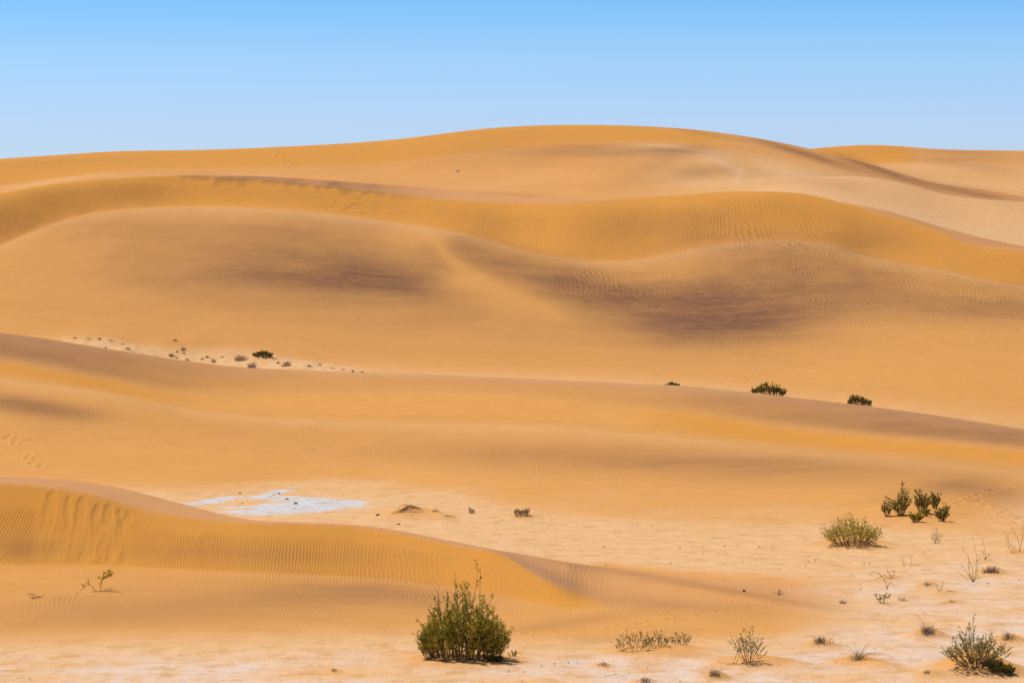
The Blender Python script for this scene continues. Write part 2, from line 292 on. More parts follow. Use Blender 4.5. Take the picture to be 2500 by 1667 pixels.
prints([(1050, 344), (1010, 366), (985, 392)], 1.6, .35, .12, s4, .5, 13)

# ------------------------------------------------------------------ what the sand is made of, point by point, plus some painted light and shade
PY = pyof()
def blob(cx, cy, rx, ry, ang, amp):
    c, s = math.cos(R(ang)), math.sin(R(ang)); dx = PXG-cx; dy = PY-cy
    u = (dx*c+dy*s)/rx; v = (-dx*s+dy*c)/ry
    return amp*np.exp(-(u*u+v*v)*.9)
DARK = np.zeros_like(GZ); PINK = np.zeros_like(GZ); GOLD = np.zeros_like(GZ); PALE = np.zeros_like(GZ); SALT = np.zeros_like(GZ); RIP = np.zeros_like(GZ)
g3 = seg('foot3', 'slipbase3')
# how much dark heavy sand lies on the face of the great dune: columns every 125 px, rows every 40 px from 520
DG = {0: [.10, .12, .10, .06, .05, .05, .04, 0, 0, 0, 0, 0], 125: [.06, .15, .12, .10, .10, .10, .06, .03, 0, 0, 0, 0], 250: [.15, .26, .18, .20, .18, .11, .06, .04, .02, 0, 0, 0],
      375: [.12, .30, .26, .28, .34, .20, .10, .06, .03, 0, 0, 0], 500: [.10, .30, .38, .36, .52, .28, .13, .08, .05, 0, 0, 0], 625: [.10, .36, .42, .46, .64, .32, .18, .13, .08, .02, 0, 0],
      750: [.08, .32, .42, .52, .70, .36, .22, .15, .10, .02, 0, 0], 875: [.03, .22, .34, .66, .86, .44, .22, .17, .12, .03, 0, 0], 1000: [0, .03, .12, .42, .74, .56, .25, .20, .12, .04, 0, 0],
      1125: [0, .05, .42, .36, .06, .24, .30, .20, .12, .04, 0, 0], 1250: [0, .02, .06, .54, .36, .08, .12, .20, .12, .05, 0, 0], 1375: [0, .02, .05, .24, .68, .50, .26, .25, .14, .05, 0, 0],
      1500: [.04, .08, .05, .08, .32, .66, .50, .38, .20, .08, 0, 0], 1625: [.12, .18, .10, .12, .28, .54, .82, .72, .36, .12, .03, 0], 1750: [.12, .18, .22, .28, .42, .68, .98, .86, .38, .12, .03, 0],
      1875: [.05, .10, .28, .46, .48, .58, .84, .72, .26, .10, .02, 0], 2000: [.03, .06, .22, .40, .44, .54, .56, .34, .14, .05, 0, 0], 2125: [.05, .20, .28, .15, .42, .46, .34, .12, .06, .02, 0, 0],
      2250: [0, .05, .10, .06, .18, .34, .32, .08, .04, .02, 0, 0], 2375: [0, 0, .03, .05, .10, .26, .42, .10, .04, .02, 0, 0], 2500: [0, 0, 0, .04, .08, .26, .42, .12, .04, .02, 0, 0]}
T_ = np.array([DG[k] for k in sorted(DG)])            # 21 x 12
def cr1(p0, p1, p2, p3, f): return p1+.5*f*(p2-p0+f*(2*p0-5*p1+4*p2-p3+f*(3*(p1-p2)+p3-p0)))
ti = np.clip(PX/125.0, 0, 19.999); i1 = ti.astype(int); fx = (ti-i1)[:, None]
TX = cr1(T_[np.clip(i1-1, 0, 20)], T_[i1], T_[np.clip(i1+1, 0, 20)], T_[np.clip(i1+2, 0, 20)], fx)      # NC x 12
wob = 9*fbm(GX/9, GY/9, 401, 3)
tj = np.clip((PY+wob-520)/40.0, 0, 10.999); j1 = tj.astype(int); fy = tj-j1; col = np.broadcast_to(np.arange(NC)[None, :], GY.shape)
tk = lambda k: TX[col, np.clip(j1+k, 0, 11)]
DARK += np.clip(cr1(tk(-1), tk(0), tk(1), tk(2), fy), 0, 1)*g3*ss(500, 530, PY)
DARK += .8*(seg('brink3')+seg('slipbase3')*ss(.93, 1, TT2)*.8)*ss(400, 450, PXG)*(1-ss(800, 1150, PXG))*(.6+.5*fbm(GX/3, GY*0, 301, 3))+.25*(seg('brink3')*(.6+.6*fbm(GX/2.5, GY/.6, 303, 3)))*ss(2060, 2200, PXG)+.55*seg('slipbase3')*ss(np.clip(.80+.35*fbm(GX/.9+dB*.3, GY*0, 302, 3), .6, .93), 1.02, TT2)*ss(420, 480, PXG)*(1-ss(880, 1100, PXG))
yl = np.interp(PX, [1000, 1040, 1090, 1150, 1230, 1330, 1430], [540, 572, 622, 674, 716, 752, 782])[None, :]
DARK *= 1-.85*np.exp(-((PY+.6*wob-yl)/22)**2)*ss(1000, 1050, PXG)*(1-ss(1330, 1450, PXG))*g3
g2 = seg('foot2', 'top2')
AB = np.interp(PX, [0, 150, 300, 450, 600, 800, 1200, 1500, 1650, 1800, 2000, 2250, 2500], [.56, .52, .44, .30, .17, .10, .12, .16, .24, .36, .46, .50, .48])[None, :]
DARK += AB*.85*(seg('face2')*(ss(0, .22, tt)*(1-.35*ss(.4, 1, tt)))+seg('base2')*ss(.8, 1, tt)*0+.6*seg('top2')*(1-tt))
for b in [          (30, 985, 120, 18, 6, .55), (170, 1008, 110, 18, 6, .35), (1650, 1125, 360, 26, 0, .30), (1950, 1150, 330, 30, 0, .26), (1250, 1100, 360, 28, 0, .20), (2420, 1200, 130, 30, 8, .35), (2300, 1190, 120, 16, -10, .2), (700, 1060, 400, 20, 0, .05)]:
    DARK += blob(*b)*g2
g1 = seg('foot1', 'top1')
for b in [(620, 1478, 430, 44, -3, .22), (760, 1455, 260, 26, -2, .14), (900, 1438, 190, 24, 4, .16), (1050, 1470, 120, 30, 0, .12), (230, 1490, 260, 34, -3, .14), (420, 1350, 420, 26, 2, .06), (1290, 1375, 90, 10, 20, .2), (1380, 1425, 80, 14, 22, .3), (1560, 1468, 190, 16, 6, .18), (1780, 1490, 180, 14, 3, .12),
          (1500, 1392, 260, 7, 9, .20), (1750, 1437, 220, 7, 9, .22), (1950, 1474, 140, 8, 9, .16), (1380, 1520, 160, 12, -8, .22), (1500, 1560, 140, 8, -8, .15), (650, 1352, 300, 16, 2, .08), (60, 1340, 90, 22, 0, .2)]:
    DARK += blob(*b)*g1
g4 = seg('foot4', 'top5')  # far dunes: brown sand tones, plus painted shade for hollows and relief
for b in [(1610, 398, 90, 14, -22, .20), (1700, 425, 80, 9, -10, .18), (1420, 372, 240, 9, 0, .16), (1560, 445, 160, 8, -4, .12), (2350, 388, 160, 4, 1, .28), (2200, 425, 80, 10, 15, .12), (1500, 362, 220, 6, 0, .30), (1640, 366, 90, 8, 0, .12), (1990, 384, 120, 8, 18, .25), (1450, 378, 210, 9, 0, .25), (1330, 400, 180, 12, 0, .14), (1650, 375, 110, 10, 0, .16), (1690, 415, 80, 12, 0, .22), (1930, 366, 110, 7, 16, .45), (2120, 405, 130, 7, 20, .35), (2350, 466, 150, 7, 12, .40), (1720, 326, 120, 5, 10, .3), (2060, 452, 80, 14, 8, .22), (1280, 485, 160, 6, 5, .3),
          (2360, 374, 140, 6, 2, .35), (2320, 398, 90, 8, 3, .25), (2430, 415, 90, 7, 5, .25), (100, 400, 200, 8, -3, .12), (1850, 430, 130, 20, 0, .12)]:
    DARK += blob(*b)*g4
streak = fbm(GX/13+GY*.03, GY/2.6, 51, 5)
DARK += .20*seg('hollow4', 'slipbase4')*ss(1950, 2100, PXG)+.28*seg('hollow4')*ss(.75, 1, tt)*ss(1300, 1420, PXG)*(1-ss(1700, 1790, PXG))  # right flank and band under the summit darkened, shading put into the colour
DARK = np.clip(DARK*1.1*(1+.4*streak), 0, 1)
# rosy coarse sand on brows and crests
PINK += .75*seg('brink')*ss(1480, 1180, PXG)+.45*seg('brink')*ss(1200, 1300, PXG)*(1-.5*ss(1400, 1900, PXG))+.35*seg('slipbase')*ss(1440, 1500, PXG)*(1-ss(1900, 2100, PXG))+.6*seg('top1')*(PXG < 2100)
PINK += .62*seg('face2')*ss(.25, .95, tt)+.35*seg('face2')*ss(1600, 2300, PXG)+.6*seg('top2')+.4*seg('face2')*ss(500, 0, PXG)
PINK += .75*seg('brink3')*(ss(420, 560, PXG)*(1-ss(1500, 1650, PXG))+ss(2060, 2160, PXG))+.25*seg('mid3')*ss(.55, 1, tt)*ss(200, 400, PXG)*(1-ss(900, 1100, PXG))
PINK += .15*seg('foot4', 'hollow4')*ss(1500, 1900, PXG)+.4*seg('slipbase4')*ss(1740, 1860, PXG)+.2*seg('foot4', 'hollow4')+.25*seg('foot5', 'foot5')+.35*seg('slipbase5')*ss(2180, 2330, PXG)
# slip faces: golden sand, tint deepened for light bounced between the slopes
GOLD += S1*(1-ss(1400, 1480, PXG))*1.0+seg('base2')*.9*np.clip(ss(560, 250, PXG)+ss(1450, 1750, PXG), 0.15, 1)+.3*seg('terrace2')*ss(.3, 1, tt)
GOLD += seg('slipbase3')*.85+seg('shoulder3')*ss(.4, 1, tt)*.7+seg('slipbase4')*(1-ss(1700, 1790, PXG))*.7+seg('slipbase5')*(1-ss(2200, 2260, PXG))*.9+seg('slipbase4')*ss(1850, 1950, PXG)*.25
# pale fine sand on the flats and at the feet of the dunes; painted highlights on the far dune
nz = fbm(GX/6, GY/5, 61, 4); nz2 = fbm(GX/2.2, GY/2.6, 63, 4)
ZB = GZ
PALE += (1-ss(.05, .42, ZB+.12*nz+.17*seg('foot2', 'slope2')+.1*seg('back1')*ss(.6, 1, tt)))*seg('near', 'slope2')*(1-tail)
PALE += seg('foot3')*(1-ss(0.0, .5, tt))*.5
PALE += .35*seg('shoulder3')*(1-ss(0, .5, tt))+.35*seg('mid3')*ss(.75, 1, tt)*.8+.25*seg('terrace2')*(1-ss(0, .6, tt))+.2*seg('slope2')*ss(.6, 1, tt)
HZ = fbm(GX/26, GY/18, 501, 4)
PALE += np.clip(.45+.6*HZ, 0, 1)*seg('back3', 'hollow4')*ss(1450, 1800, PXG)+.5*seg('foot5')*np.clip(.5+HZ, 0, 1)+.35*np.clip(HZ+.1, 0, 1)*seg('foot4', 'hollow4')
PALE += .5*blob(2380, 452, 130, 7, 6, 1)*seg('foot5')+.35*blob(1900, 405, 120, 12, 10, 1)*g4+.3*blob(1580, 352, 110, 4, 0, 1)*g4
GOLD += .4*blob(1806, 399, 34, 14, 12, 1)*g4  # crescent hollow on the far dune, its relief drawn in colour
PALE += .35*seg('back3', 'crest4')*ss(1750, 1950, PXG)+.3*blob(1800, 398, 70, 12, 10, 1)*g4+.3*blob(1790, 440, 60, 14, 0, 1)*g4+.7*blob(1770, 400, 42, 4, 24, 1)*g4+.5*blob(1805, 426, 16, 5, 105, 1)*g4+.3*seg('foot5')
PALE *= 1-.5*np.clip(blob(1812, 396, 36, 15, 12, 1.3), 0, 1)*g4
PINK *= 1-.5*np.clip(blob(1812, 396, 36, 15, 12, 1.3), 0, 1)*g4
PALE += .8*blob(1772, 402, 42, 4, 24, 1)*g4+.6*blob(1806, 426, 16, 5, 105, 1)*g4  # thin pale lines paint the bright rims of the hollow
yt = np.interp(PX, [100, 130, 250, 330, 400, 450, 600, 700, 880, 930], [900, 826, 818, 838, 850, 846, 852, 868, 900, 930])[None, :]
PALE += .6*ss(-7, 9, PY-yt+6*nz)*seg('foot3')*ss(110, 160, PXG)*(1-ss(840, 920, PXG))
PALE += (.30*seg('face2')*ss(.45, 1, tt)+.35*seg('top2'))*ss(600, 900, PXG)*(1-ss(1700, 2300, PXG))
PALE = np.clip(PALE, 0, 1)*(1-.85*MOUND)
# salt and pale clay crust
near_flat = np.clip(PALE, 0, 1)*(seg('near', 'top1')+seg('back1')*ss(1900, 2150, PXG)*.7)
SALT += near_flat*np.clip(.75+1.4*fbm(GX/4, GY/2.2, 71, 5), 0, 1)*np.clip(ss(1575, 1630, PY)+ss(1750, 2300, PXG)*ss(1330, 1440, PY)*.7, 0, 1)*(1-MOUND)
SALT = np.clip(SALT*1.5, 0, 1)
WHITE = np.zeros_like(GZ)
for b in [(515, 1224, 56, 7, -6, 1.5), (660, 1246, 120, 7, -4, 1.0), (700, 1216, 85, 5, 1, 1.3), (800, 1232, 105, 11, -2, 1.6), (700, 1247, 80, 8, -3, 1.3), (680, 1200, 45, 6, -10, .9), (620, 1235, 90, 6, -3, .8)]:
    WHITE += blob(*b)*seg('back1', 'foot2')
WHITE = np.clip((WHITE+(.35*fbm(GX/2.6, GY/1.3, 81, 4)+.55*fbm((GX+GY*.5)/3.4, GY/.55, 82, 3))*(WHITE > .1)-.50)*4, 0, 1)*.88
GZ = GZ + WHITE*.03
# ripples: strength and the running phase of the wave
RIP += S1*(1-ss(1060, 1100, PXG))*ss(.80, .62, tt+.05*fbm(PXG/25, tt*0, 91, 2))*(1-AVM)*1.0+seg('apron')*1.0*(1-ss(1200, 1500, PXG)*.6)*(1-ss(1850, 2000, PXG))+seg('foot1')*.7*ss(.1, .7, tt)*(1-ss(1000, 1500, PXG)*.6)*(1-ss(1900, 2050, PXG))
RIP += seg('brink')*.75*(1-.75*ss(1380, 1560, PXG))*(1-ss(1950, 2100, PXG))+S1*ss(1420, 1500, PXG)*.3*(1-ss(1900, 2080, PXG))+.3*S1*ss(1060, 1100, PXG)*(1-ss(1200, 1300, PXG))
RIP += seg('slope2')*.6+seg('foot2')*ss(.25, .8, tt)*.4+seg('terrace2')*.55+seg('face2')*.9
RIP += seg('foot3', 'mid3')*.8*ss(.0, .5, tt+seg('low3', 'mid3'))+seg('shoulder3')*.6+seg('slipbase3')*(1-m3*.8)*.8*ss(.9, .6, tt)
RIP += seg('foot4', 'slipbase4')*.18
RIP = np.clip(RIP, 0, 1)*(.7+.3*fbm(GX/5, GY/8, 95, 3))*(1+.5*DARK)*(1-FOOT)
lam = .105*seg('near', 'back1')+.15*seg('foot2', 'back2')+.21*seg('foot3', 'back3')+.55*seg('foot4', 'end')
warp = 8*fbm(GX/8, GY/7, 101, 3)*(seg('near', 'back1'))+11*fbm(GX/14, GY/12, 102, 3)*seg('foot2', 'back2')+16*fbm(GX/22, GY/18, 103, 3)*seg('foot3', 'end')
bend = 8.0*np.exp(-((PXG-1000)/210)**2)*ss(87, 92, GY)*seg('apron')*0+seg('near', 'back1')*(-.9*ss(79, 91, GY)*6+1.2*(GY-90)*S1*0)
l1 = .10+.05*ss(780, 1020, PX); l2 = np.full(NC, .135); l3 = .22+.14*ss(1300, 1560, PX); l4 = np.full(NC, .6)
def run(l):
    q = np.concatenate([[0], np.cumsum(np.diff(PX)/(.5*(l[1:]+l[:-1])))]); q -= np.interp(1250, PX, q); return q[None, :]/F*GY
PHASE = run(l1)*seg('near', 'back1')+run(l2)*seg('foot2', 'back2')+run(l3)*seg('foot3', 'back3')+run(l4)*seg('foot4', 'end')+warp+bend
WAMP = .014*(1+.6*S1)*seg('near', 'back1')+.014*seg('foot2', 'back2')+(.019+.013*ss(1300, 1560, PXG)*(1-ss(690, 780, PY))-.006*ss(740, 820, PY)+.016*seg('slipbase3')*(1-ss(1200, 1400, PXG)))*seg('foot3', 'back3')+.015*seg('foot4', 'end')

# ------------------------------------------------------------------ terrain objects (one sheet, cut into named lands; shared normals across the cuts)
GX = (PX-1250)[None, :]/F*GY
P3 = np.stack([GX, GY, GZ], -1)
du = np.zeros_like(P3); dv = np.zeros_like(P3)
du[:, 1:-1] = P3[:, 2:]-P3[:, :-2]; du[:, 0] = P3[:, 1]-P3[:, 0]; du[:, -1] = P3[:, -1]-P3[:, -2]
dv[1:-1] = P3[2:]-P3[:-2]; dv[0] = P3[1]-P3[0]; dv[-1] = P3[-1]-P3[-2]
NRM = np.cross(du, dv); NRM /= np.linalg.norm(NRM, axis=-1, keepdims=True)
def soft(a, sg=2.0):
    k = np.exp(-.5*(np.arange(-6, 7)/sg)**2); k /= k.sum(); p = np.pad(a, ((6, 6), (0, 0)), mode='edge')
    return sum(k[i]*p[i:i+a.shape[0]] for i in range(13))
DARK, PINK, GOLD, PALE, SALT = [soft(np.clip(a, 0, 1)) for a in (DARK, PINK, GOLD, PALE, SALT)]
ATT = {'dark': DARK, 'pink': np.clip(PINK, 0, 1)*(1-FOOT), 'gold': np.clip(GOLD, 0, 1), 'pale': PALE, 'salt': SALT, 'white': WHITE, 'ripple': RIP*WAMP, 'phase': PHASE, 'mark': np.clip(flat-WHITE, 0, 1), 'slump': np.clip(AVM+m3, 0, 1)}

def nodes(m): m.use_nodes = True; t = m.node_tree; t.nodes.clear(); return t
def sand_material():
    m = bpy.data.materials.new('sand'); t = nodes(m); N = t.nodes; L = t.links
    o = N.new('ShaderNodeOutputMaterial'); b = N.new('ShaderNodeBsdfPrincipled'); L.new(b.outputs[0], o.inputs[0])
    b.inputs['Roughness'].default_value = .95; b.inputs['Specular IOR Level'].default_value = .1
    def at(n): a = N.new('ShaderNodeAttribute'); a.attribute_name = n; return a.outputs['Fac']
    def M(op, x, y=None, z=None, cl=False):
        n = N.new('ShaderNodeMath'); n.operation = op; n.use_clamp = cl
        for i, v in enumerate((x, y, z)):
            if v is None: continue
            if isinstance(v, (int, float)): n.inputs[i].default_value = v
            else: L.new(v, n.inputs[i])
        return n.outputs[0]
    def mix(f, a, bb):
        n = N.new('ShaderNodeMix'); n.data_type = 'RGBA'
        for k, v in ((0, f), ('A', a), ('B', bb)):
            s = n.inputs[k]
            if isinstance(v, (int, float)): s.default_value = v
            elif isinstance(v, tuple): s.default_value = (*v, 1)
            else: L.new(v, s)
        return n.outputs['Result']
    g = N.new('ShaderNodeNewGeometry').outputs['Position']
    def noise(sc, detail=3, scale=1.0, rough=.55):
        mp = N.new('ShaderNodeMapping'); mp.vector_type = 'POINT'; mp.inputs['Scale'].default_value = sc; L.new(g, mp.inputs[0])
        n = N.new('ShaderNodeTexNoise'); n.inputs['Scale'].default_value = scale; n.inputs['Detail'].default_value = detail; n.inputs['Roughness'].default_value = rough
        L.new(mp.outputs[0], n.inputs['Vector']); return n.outputs['Fac']
    # ripples
    nd = noise((1.1, .8, .8), 2); nd2 = noise((3.0, 1.2, 1.2), 1)
    ph = M('ADD', at('phase'), M('ADD', M('MULTIPLY', nd, 1.5), M('MULTIPLY', nd2, .55)))
    sn = M('SINE', M('MULTIPLY', ph, 2*math.pi)); sn = M('ADD', M('MULTIPLY', sn, .5), .5); sn = M('POWER', sn, 1.3)
    patch = M('MULTIPLY', M('SUBTRACT', noise((.5, .22, .22), 3), .25), 1.9, cl=True)
    amp = M('MULTIPLY', at('ripple'), M('ADD', M('MULTIPLY', patch, .8), .35))
    hr = M('MULTIPLY', sn, amp)
    # flats: crusty, drawn out along the ground
    fl1 = noise((1.6, .45, 1.6), 5, 1.0, .6); fl2 = noise((7, 2.2, 7), 4, 1.0, .6)
    hf = M('MULTIPLY', M('ADD', M('MULTIPLY', fl1, .05), M('MULTIPLY', fl2, .02)), at('mark'))
    gr = noise((22, 22, 22), 3); hs = M('MULTIPLY', M('MULTIPLY', noise((3.2, 3.2, 7), 5, 1, .65), .028), at('slump'))
    hsum = M('ADD', M('ADD', hr, hf), M('ADD', M('ADD', M('MULTIPLY', gr, .003), M('MULTIPLY', noise((1.1, .7, .7), 6, 1, .6), .03)), hs))
    bp = N.new('ShaderNodeBump'); bp.inputs['Strength'].default_value = 1; bp.inputs['Distance'].default_value = 1
    L.new(hsum, bp.inputs['Height']); L.new(bp.outputs[0], b.inputs['Normal'])
    # colour of the grains
    n1 = noise((.05, .09, .09), 4); n2 = noise((.9, .5, .9), 4); n3 = noise((9, 9, 9), 2)
    c = mix(n1, (.635, .318, .098), (.70, .352, .118))
    c = mix(at('gold'), c, (.63, .290, .060))  # slip-face tint, bounced light included
    c = mix(M('MULTIPLY', at('pink'), .85), c, (.58, .305, .172))
    c = mix(at('pale'), c, mix(n2, (.69, .425, .225), (.77, .50, .295)))
    s2_ = M('MULTIPLY', at('salt'), M('ADD', M('MULTIPLY', M('SUBTRACT', noise((.8, .30, .8), 5, 1, .65), .42), 3.2), .55), cl=True)
    c = mix(s2_, c, (.715, .565, .50))
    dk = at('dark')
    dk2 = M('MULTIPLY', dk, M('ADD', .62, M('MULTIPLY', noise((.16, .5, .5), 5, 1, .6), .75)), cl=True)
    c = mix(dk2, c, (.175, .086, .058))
    # colour darkens towards the ripple troughs, most where the heavy sand lies
    rc = M('MULTIPLY', M('MULTIPLY', M('SUBTRACT', 1.0, sn), M('MULTIPLY', amp, 60.0)), M('ADD', .26, M('MULTIPLY', dk, .6)), cl=True)
    c = mix(rc, c, (.21, .10, .06))
    # bare grit and streaks on the flats
    st = M('MULTIPLY', M('MULTIPLY', M('SUBTRACT', noise((1.1, .9, 1.1), 6, 1, .7), .51), 8, cl=True), M('MULTIPLY', at('mark'), .65))
    c = mix(st, c, (.60, .32, .115))
    wn = noise((1.6, .5, 1), 5, 1, .7)
    c = mix(at('white'), c, mix(M('MULTIPLY', M('SUBTRACT', wn, .5), 5, cl=True), (.58, .64, .78), (.45, .40, .34)))
    c = mix(M('MULTIPLY', M('SUBTRACT', n3, .5), .28, cl=True), c, (.34, .17, .07))
    c = mix(M('MULTIPLY', M('SUBTRACT', noise((.7, 1.0, .7), 6, 1, .7), .46), 1.5, cl=True), c, (.50, .255, .085))
    L.new(c, b.inputs['Base Color'])
    return m
SAND = sand_material()
def land(name, ra, rb):
    n = rb-ra+1; me = bpy.data.meshes.new(name)
    v = P3[ra:rb+1].reshape(-1, 3).astype(np.float32); idx = np.arange(n*NC).reshape(n, NC)
    q = np.stack([idx[:-1, :-1], idx[:-1, 1:], idx[1:, 1:], idx[1:, :-1]], -1).reshape(-1, 4).astype(np.int32)
    me.vertices.add(len(v)); me.vertices.foreach_set('co', v.ravel())
    me.loops.add(q.size); me.loops.foreach_set('vertex_index', q.ravel())
    me.polygons.add(len(q)); me.polygons.foreach_set('loop_start', np.arange(0, q.size, 4, dtype=np.int32))
    me.polygons.foreach_set('use_smooth', np.ones(len(q), bool)); me.update(calc_edges=True); me.validate()
    for k, a in ATT.items():
        at = me.attributes.new(k, 'FLOAT', 'POINT'); at.data.foreach_set('value', a[ra:rb+1].reshape(-1).astype(np.float32))
    me.normals_split_custom_set_from_vertices(NRM[ra:rb+1].reshape(-1, 3).astype(np.float32))
    me.materials.append(SAND); o = bpy.data.objects.new(name, me); C.objects.link(o); o['kind'] = 'structure'
    return o
r = row0
land('sand_flat_near', 0, r['foot1']); land('foreground_dune', r['foot1'], r['back1'])
land('sand_flat', r['back1'], r['foot2']); land('middle_dune', r['foot2'], r['back2'])
land('great_dune', r['back2'], r['back3']); land('far_dune', r['back3'], r['back4']); land('horizon_dunes', r['back4'], NR-1)
# desert floor all round, below the modelled dunes
def quadmesh(name, vs, fs, mat):
    me = bpy.data.meshes.new(name); me.from_pydata(vs, [], fs); me.materials.append(mat)
    o = bpy.data.objects.new(name, me); C.objects.link(o); return o
def plain_mat(name, col, rough=.9, var=.25, sc=8.0, trans=0.0):
    m = bpy.data.materials.new(name); t = nodes(m); N = t.nodes; L = t.links
    o = N.new('ShaderNodeOutputMaterial'); b = N.new('ShaderNodeBsdfPrincipled')
    b.inputs['Roughness'].default_value = rough; b.inputs['Specular IOR Level'].default_value = .25
    n = N.new('ShaderNodeTexNoise'); n.inputs['Scale'].default_value = sc; n.inputs['Detail'].default_value = 3
    g = N.new('ShaderNodeNewGeometry'); L.new(g.outputs['Position'], n.inputs['Vector'])
    cr = N.new('ShaderNodeValToRGB'); L.new(n.outputs['Fac'], cr.inputs[0])
    e = cr.color_ramp.elements; e[0].position = .35; e[1].position = .65
    e[0].color = (*[c*(1-var) for c in col], 1); e[1].color = (*[min(1, c*(1+var)) for c in col], 1)
    L.new(cr.outputs[0], b.inputs['Base Color'])
    if trans:
        tr = N.new('ShaderNodeBsdfTranslucent'); L.new(cr.outputs[0], tr.inputs[0]); mx = N.new('ShaderNodeMixShader'); mx.inputs[0].default_value = trans
        L.new(b.outputs[0], mx.inputs[1]); L.new(tr.outputs[0], mx.inputs[2]); L.new(mx.outputs[0], o.inputs[0])
    else: L.new(b.outputs[0], o.inputs[0])
    return m
floor = quadmesh('desert_floor', [(-9000, -9000, -1.2), (9000, -9000, -1.2), (9000, 9000, -1.2), (-9000, 9000, -1.2)], [(0, 1, 2, 3)], plain_mat('desert sand', (.62, .36, .14), .95, .1, .02))
floor['kind'] = 'structure'
# ------------------------------------------------------------------ plants and stones
class MB:
    def __init__(s): s.v = []; s.f = []
    def tube(s, pts, r0, r1, n=4):
        b = len(s.v); m = len(pts)
        for i, p in enumerate(pts):
            d = (pts[min(i+1, m-1)]-pts[max(i-1, 0)]).normalized(); a = d.orthogonal().normalized(); c = d.cross(a)
            r = r0+(r1-r0)*i/(m-1)
            for k in range(n):
                t = 2*math.pi*k/n; s.v.append(p+a*(r*math.cos(t))+c*(r*math.sin(t)))
        for i in range(m-1):
            for k in range(n):
                s.f.append((b+i*n+k, b+i*n+(k+1) % n, b+(i+1)*n+(k+1) % n, b+(i+1)*n+k))
        s.f.append(tuple(b+(m-1)*n+k for k in range(n)))
    def leaf(s, p, d, L, W, rnd):
        d = d.normalized(); a = d.cross(Vector((rnd.gauss(0, 1), rnd.gauss(0, 1), rnd.gauss(0, 1)))).normalized()
        up = a.cross(d)*(.12*L); b = len(s.v)
        s.v += [p, p+d*L*.45+a*W*.5+up, p+d*L, p+d*L*.45-a*W*.5+up]; s.f.append((b, b+1, b+2, b+3))
    def blade(s, pts, w, rnd):
        a = Vector((rnd.gauss(0, 1), rnd.gauss(0, .6), 0)).normalized(); b = len(s.v); m = len(pts)
        for i, p in enumerate(pts[:-1]):
            ww = w*(1-.75*i/(m-1)); s.v += [p-a*ww*.5, p+a*ww*.5]
        s.v.append(pts[-1])
        for i in range(m-2): s.f.append((b+2*i, b+2*i+1, b+2*i+3, b+2*i+2))
        s.f.append((b+2*m-4, b+2*m-3, b+2*m-2))
    def build(s, name, mat, parent, smooth=False):
        me = bpy.data.meshes.new(name); me.from_pydata(s.v, [], s.f); me.materials.append(mat)
        o = bpy.data.objects.new(name, me); C.objects.link(o); o.parent = parent
        return o
def root(name, label, cat, loc, group=None):
    o = bpy.data.objects.new(name, None); C.objects.link(o); o.location = loc; o.empty_display_size = .3
    o['label'] = label; o['category'] = cat
    if group: o['group'] = group
    return o
GREEN = plain_mat('olive green leaf', (.38, .315, .04), .7, .6, 7, .35)
LIME = plain_mat('fresh green leaf', (.60, .49, .07), .7, .35, 8, .4)
DRAB = plain_mat('grey green leaf', (.36, .30, .10), .8, .35, 6, .35)
DKGREEN = plain_mat('dark green leaf', (.19, .165, .035), .7, .5, 5, .3)
WOOD = plain_mat('brown bark', (.115, .070, .040), .9, .3, 9)
DRYWOOD = plain_mat('dry stem', (.24, .155, .095), .9, .3, 9)
DKG2 = plain_mat('deep green leaf', (.27, .245, .055), .7, .5, 5, .3)
STRAW = plain_mat('dry grass', (.33, .245, .155), .9, .3, 8, .2)
GREY = plain_mat('grey dead grass', (.235, .18, .15), .9, .35, 8, .1)
STONE = plain_mat('dark stone', (.13, .09, .065), .9, .3, 12)
SILV = plain_mat('pale stone', (.55, .52, .50), .9, .15, 12)
SHRUBTAN = plain_mat('dry brown leaf', (.34, .21, .10), .9, .3, 8, .2)

